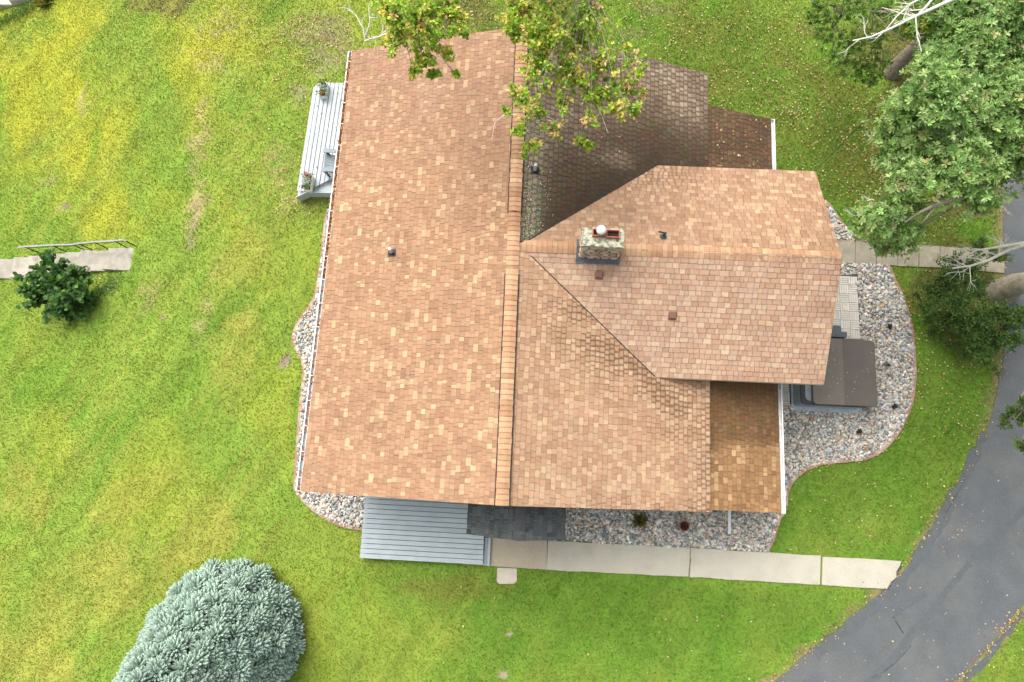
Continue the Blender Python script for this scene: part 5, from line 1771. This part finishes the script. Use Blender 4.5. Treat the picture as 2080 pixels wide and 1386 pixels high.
# ---- big-leaved bush by the steps
gb = G(125, 588)
bush = thing('leafy_bush', 'round leaved dark green bush beside the garden steps', 'bush', tuple(gb))
mb = MB(); L = []
BL = [(0.035, 0.105, 0.02), (0.055, 0.14, 0.026), (0.08, 0.18, 0.034), (0.20, 0.36, 0.03)]
tips = [(38, 562), (42, 590), (52, 622), (70, 545), (88, 522), (100, 512), (108, 540), (130, 532), (150, 545), (168, 548), (182, 570), (188, 598), (185, 622), (165, 640), (140, 648), (118, 640), (95, 645), (80, 618), (100, 600), (75, 580), (95, 565),
        (130, 560), (155, 575), (160, 605), (130, 600), (135, 620), (112, 575), (60, 605), (65, 560), (145, 590), (115, 615), (172, 585)]
for i, (x, y) in enumerate(tips):
    inner = math.hypot(x - 128, y - 590) < 45
    z = gb[2] + (1.35 + RNG.uniform(-.2, .25) if inner else RNG.uniform(.5, 1.1))
    e = P(x, y, z)
    pts = rpath(gb + np.array([0, 0, .05]) + RNG.normal(size=3) * .08, e, 7, .12, .15)
    mb.tube(pts, [.022 - .0025 * k for k in range(8)], 6)
    n = 66
    tpar = RNG.uniform(.40, 1.03, n) * 7; k = np.clip(tpar.astype(int), 0, 6); f = (tpar - k)[:, None]
    PPn = np.array(pts); o = PPn[k] * (1 - f) + PPn[k + 1] * f + RNG.normal(size=(n, 3)) * .055
    d = unit(randdir(n) + np.array([0, 0, -.1]) + unit((e - gb)[None]) * .6)
    col = pick(BL, [4, 4, 2, .45], n, .15)
    L.append((o, d, unit(randdir(n) * .45 + np.array([0, 0, 1])), RNG.uniform(.11, .19, n), RNG.uniform(.10, .16, n), col))
mb.build('stems', M['darktwig'], bush)
pos, ax, nr, Ls, Ws, co = [np.concatenate(q) for q in zip(*L)]
link(leaf_mesh('foliage', pos, ax, nr, Ls, Ws, co, fold=.15, curl=.12, shape=(.28, .68, 1.0, .92)), 'foliage', bush, M['leaf'])
# weeds at its foot
n = 620; cx_, cy_ = G(212, 590)[:2]
w_ = RNG.normal(size=(n, 2)); xx = cx_ + w_[:, 0] * .35 + w_[:, 1] * .15; yy = cy_ + w_[:, 1] * .22 + w_[:, 0] * .12
d = randdir(n, .6)
o = link(leaf_mesh('weeds', np.stack([xx, yy, ground(xx, yy) + RNG.uniform(.02, .14, n)], 1), d, randdir(n, 1), RNG.uniform(.05, .10, n), RNG.uniform(.02, .04, n), pick([(.10, .20, .03), (.16, .26, .06), (.40, .42, .33)], [4, 3, .8], n)), 'weeds', None, M['leaf'])
stuff(o, 'patch of taller weeds and small pale flowers beside the bush')
# strap-leaved plant at the upper left edge
c = G(95, 2); k = 150; a = RNG.uniform(0, 6.283, k); el = RNG.uniform(.25, 1.2, k)
d = np.stack([np.cos(a) * np.cos(el), np.sin(a) * np.cos(el), np.sin(el)], 1)
base_p = c + np.stack([RNG.normal(size=k) * .12, RNG.normal(size=k) * .1, np.zeros(k)], 1)
o = link(leaf_mesh('strap_leaf_plant', base_p, d, randdir(k, .8), RNG.uniform(.3, .6, k), .035, pick([(.30, .30, .05), (.16, .22, .04), (.36, .28, .09)], [3, 2, 1], k), curl=.4), 'strap_leaf_plant', None, M['leaf'])
tag(o, 'yellow green strap leaved plant at the upper left edge', 'plant')
n = 900; cx_, cy_ = G(40, 30)[:2]
xx = cx_ + RNG.normal(size=n) * .9; yy = cy_ + RNG.normal(size=n) * .14 + (xx - cx_) * .33
d = randdir(n, .6)
o = link(leaf_mesh('weeds', np.stack([xx, yy, ground(xx, yy) + RNG.uniform(.02, .16, n)], 1), d, randdir(n, 1), RNG.uniform(.06, .13, n), RNG.uniform(.02, .04, n), pick([(.06, .15, .02), (.09, .2, .03)], [1, 1], n)), 'weeds', None, M['leaf'])
stuff(o, 'taller dark green weeds along the pale corner path')

# ---- blue spruce
gs = P(474, 1286, 0); HT, RB = 6.9, 2.25
LEAN = np.array([0.15, -0.75, 0.0])
spine = lambda h: gs + LEAN * (h / HT) + np.array([0, 0, h])
spr = thing('blue_spruce', 'dense silvery blue spruce on the lower left lawn', 'tree', tuple(gs))
mb = MB(); mb.tube([spine(0), spine(HT * .5), spine(HT - .1)], [.16, .09, .02], 10); mb.build('trunk', M['bark'], spr)
domes = []
h = .42
while h < HT - .05:
    r = RB * (1 - h / HT) ** .82
    m_ = max(1, int(2 * math.pi * r / .62))
    a0 = RNG.uniform(0, 6.28)
    for i in range(m_):
        a = a0 + 2 * math.pi * (i + RNG.uniform(-.3, .3)) / m_
        rr = r * (1 + RNG.normal() * .04)
        domes.append((a, rr, h + RNG.normal() * .05, max(.16, .39 - .13 * h / HT)))
    h += .34 * (1 - .30 * h / HT)
br = MB(); br.tube([spine(.1), spine(HT - .15)], .03, 6)
SV = []; SF = []; SCo = []
vb_ = 0
prof_t = np.array([0.0, .28, .62, .90, 1.0]); prof_r = np.array([.45, .95, 1.0, .72, .20])
ns = 10
ring_a = np.arange(ns) * 2 * math.pi / ns
star = np.where(np.arange(ns) % 2, 1.14, .84)
tipc = np.array([0.345, 0.470, 0.385]); midc = np.array([0.255, 0.330, 0.255]); basec = np.array([0.26, 0.225, 0.145])
for a, rr, hz, R_ in domes:
    out = np.array([math.cos(a), math.sin(a), 0])
    c = spine(hz) + out * (rr - R_ * .62)
    br.tube([spine(hz + .05), spine(hz) + out * rr * .5, c], [.03, .022, .012], 4, cap=False)
    k = 86 if R_ > .2 else 46
    # shoots fan out evenly over a half dome that faces outward and up
    dax = unit(out * .62 + np.array([0, 0, .78]) + RNG.normal(size=3) * .12); e1 = unit(np.cross(dax, [0.3, 0.9, 0.1])); e2 = np.cross(dax, e1)
    kk = np.arange(k) + .5; cz = 1 - kk / k * 1.12; sz_ = np.sqrt(np.maximum(0, 1 - cz * cz)); ph = kk * 2.39996 + RNG.uniform(0, 6.28)
    d = unit(cz[:, None] * dax + (sz_ * np.cos(ph))[:, None] * e1 + (sz_ * np.sin(ph))[:, None] * e2 + RNG.normal(size=(k, 3)) * .10)
    tone = RNG.normal() * .07
    for q in d:
        Ln = R_ * RNG.uniform(.85, 1.08); rad = Ln * RNG.uniform(.095, .125)
        s0 = c + q * R_ * .12
        q2 = unit(q + np.array([0, 0, .12]))
        u = np.cross(q2, RNG.normal(size=3)); u /= np.linalg.norm(u); v = np.cross(q2, u)
        rg = np.cos(ring_a)[:, None] * u + np.sin(ring_a)[:, None] * v
        V = np.concatenate([s0 + q2 * Ln * t + rg * (rad * r_ * np.roll(star, i % 2))[:, None] for i, (t, r_) in enumerate(zip(prof_t, prof_r))])
        br_t = 1 + tone + RNG.normal() * .06
        cl = [basec, midc, tipc * .85, tipc, tipc * 1.1]
        SCo.append(np.repeat(np.array(cl), ns, 0) * br_t); SV.append(V)
ntp = len(SV)
f0 = np.array([(i * ns + j, i * ns + (j + 1) % ns, (i + 1) * ns + (j + 1) % ns, (i + 1) * ns + j) for i in range(4) for j in range(ns)])
SF = (f0[None] + (np.arange(ntp) * 5 * ns)[:, None, None]).reshape(-1, 4)
link(mesh_np('needles', np.concatenate(SV), SF, np.clip(np.concatenate(SCo), .01, .9), smooth=True), 'needles', spr, M['needle'])
br.build('branches', M['darktwig'], spr)
mb = MB(); lev = 10
mb.tube([spine(.15 + (HT - .5) * i / lev) for i in range(lev + 1)], [max(.02, RB * (1 - (.15 + (HT - .5) * i / lev) / HT) ** .82 - .34) for i in range(lev + 1)], 24)
mb.build('inner_twigs', M['sprucewood'], spr)

# ================================================================== FALLEN LEAVES
FL = [(0.48, 0.38, 0.16), (0.42, 0.22, 0.08), (0.52, 0.45, 0.28), (0.30, 0.14, 0.05), (0.46, 0.30, 0.16), (0.21, 0.12, 0.06)]


def litter(xy, z, name, label, size=(.035, .075), pal=FL, wts=(4, 3, 3, 2, 3, 1.2), tilt=.5, fold=.3):
    n = len(xy)
    a = RNG.uniform(0, 6.283, n)
    ax = np.stack([np.cos(a), np.sin(a), RNG.normal(size=n) * .15], 1); nr = unit(randdir(n) * tilt + np.array([0, 0, 1]))
    pos = np.concatenate([xy, np.asarray(z).reshape(-1, 1)], 1)
    o = link(leaf_mesh(name, pos, ax, nr, RNG.uniform(*size, n), RNG.uniform(size[0] * .6, size[1] * .75, n), pick(pal, wts, n, .15) * .88, fold=fold, curl=.2), name, None, M['dryleaf'])
    return stuff(o, label)


zones = [(540, 720, 30, 200, 420), (600, 710, 40, 180, 160), (380, 720, 0, 130, 330), (400, 640, 130, 470, 420), (560, 680, 380, 440, 160), (600, 680, 200, 420, 220), (250, 480, 0, 120, 110), (0, 560, 0, 700, 130), (1230, 1680, 0, 130, 650), (1430, 1680, 130, 260, 520), (1580, 1800, 200, 400, 560),
         (1700, 1900, 80, 420, 480), (1680, 1960, 380, 500, 260), (1820, 2000, 600, 900, 480), (1820, 2040, 540, 760, 150), (1600, 1960, 920, 1120, 190), (1180, 1600, 1190, 1386, 60), (1570, 1850, 1180, 1386, 40), (2000, 2080, 1260, 1386, 40), (0, 600, 700, 1386, 60), (600, 1100, 1160, 1386, 40), (900, 1060, 0, 60, 120)]
xy = []
for x0, x1, y0, y1, n in zones:
    n = int(n * .78)
    xs = RNG.uniform(x0, x1, n); ys = RNG.uniform(y0, y1, n)
    xy += [tuple(G(a_, b_)[:2]) for a_, b_ in zip(xs, ys)]
# along the driveway edge
dl = np.array(drive_l)
for i in RNG.integers(8, len(dl) - 4, 200):
    xy.append(tuple(dl[i] + (dl[i + 1] - dl[i]) * RNG.uniform() + RNG.normal(size=2) * .10 + np.array([-.08, 0])))
dr = np.array(drive_r)
for i in RNG.integers(8, len(dr) - 6, 150):
    xy.append(tuple(dr[i] + (dr[i + 1] - dr[i]) * RNG.uniform() + RNG.normal(size=2) * .09))
# against the bed edging
be = np.array(bed_e_out)
for i in RNG.integers(0, len(be) - 2, 150):
    xy.append(tuple(be[i] + (be[i + 1] - be[i]) * RNG.uniform() + RNG.normal(size=2) * .08))
xy = np.array(xy)
ok = np.ones(len(xy), bool)
for pl in (HOUSE_FOOT, deck_w, deck_s):
    ok &= ~inpoly(xy[:, 0], xy[:, 1], pl)
xy = xy[ok]
litter(xy, ground(xy[:, 0], xy[:, 1]) + .045 + RNG.uniform(0, .02, len(xy)), 'fallen_leaves', 'yellow and brown fallen leaves scattered over the lawn')
# on stones, asphalt, cover, decks
xy = np.array([tuple(P(a_, b_)[:2]) for a_, b_ in zip(RNG.uniform(1680, 1860, 130), RNG.uniform(540, 940, 130))])
xy = xy[inpoly(xy[:, 0], xy[:, 1], bed_e)]
litter(xy, np.full(len(xy), .115), 'fallen_leaves', 'dry leaves lying on the curved stone bed')
xy = np.array([tuple(P(a_, b_)[:2]) for a_, b_ in zip(RNG.uniform(1600, 2080, 230), RNG.uniform(380, 1386, 230))])
xy = xy[inpoly(xy[:, 0], xy[:, 1], drive_poly)]
litter(xy, np.full(len(xy), .034), 'fallen_leaves', 'pale leaves dotted over the asphalt driveway', (.03, .06))
k = 30
xy = np.stack([RNG.uniform(cvx0 + .4, cvx1 - .1, k), RNG.uniform(cvy0 + .1, cvy1 - .1, k)], 1)
litter(xy, np.full(k, HZ + .128), 'fallen_leaves', 'a few pale petals and leaves on the brown tub cover', (.02, .05), [(.6, .55, .45), (.55, .45, .3)], (2, 1))
k = 60
xy = np.array([tuple(P(a_, b_, DECK_W_Z)[:2]) for a_, b_ in zip(RNG.uniform(615, 700, k), RNG.uniform(172, 388, k))])
xy = xy[inpoly(xy[:, 0], xy[:, 1], deck_w)]
litter(xy, np.full(len(xy), DECK_W_Z + .012), 'fallen_leaves', 'scattered dry leaves on the raised grey deck', (.04, .08), [(.55, .42, .30), (.5, .33, .2), (.25, .15, .1)], (3, 2, 1))
# roof leaves
def roof_leaves(px0, px1, py0, py1, n, plane, label, zref=3.6, size=(.04, .09)):
    pts = np.array([plane_pt(a_, b_, plane) for a_, b_ in zip(RNG.uniform(px0, px1, n), RNG.uniform(py0, py1, n))])
    litter(pts[:, :2], pts[:, 2] + .022, 'fallen_leaves', label, size)


roof_leaves(1448, 1560, 240, 338, 42, zP, 'pale leaves lying on the dark low roof')
roof_leaves(1100, 1430, 120, 335, 34, zE, 'sparse leaves lying on the stained roof slope', size=(.03, .07))
roof_leaves(1190, 1480, 545, 1000, 12, lambda x, y: max(zE(x, y), zS(x, y)) if y < Yw else zE(x, y), 'a few leaves on the paler roof slopes', size=(.03, .07))
n = 1500
t_ = RNG.uniform(0, 1, n) ** .75
yy = Ys + .2 + (Yn - Ys - .4) * (t_ * .55 + .45)
n2_ = 160; yy[:n2_] = RNG.uniform(Ys, 1.0, n2_)
tw = (yy - Ys) / (Yn - Ys)
xx = (WSx + (WNx - WSx) * tw) - RNG.uniform(.02, .10, n)
litter(np.stack([xx, yy], 1), ze - .05 + RNG.uniform(-.02, .055, n), 'fallen_leaves', 'orange leaves filling the left gutter', (.05, .09), [(.42, .17, .05), (.33, .12, .04), (.50, .27, .10), (.22, .09, .04)], (4, 3, 2, 2), tilt=.9)
# moss and lichen flecks by the ridge on the stained slope
n = 700
yy = RNG.uniform(Yw + .1, 5.6, n); xx = .20 + np.abs(RNG.normal(size=n)) * .30
v_ok = (yy - Yw) > (xx - xt) * hw / (xv - xt) + .06
xx, yy = xx[v_ok], yy[v_ok]
litter(np.stack([xx, yy], 1), np.array([zE(a_, b_) for a_, b_ in zip(xx, yy)]) + .016, 'moss_flecks', 'pale moss and lichen flecks beside the ridge on the stained slope', (.015, .04), [(.42, .42, .32), (.22, .25, .10), (.55, .53, .45)], (3, 3, 2))
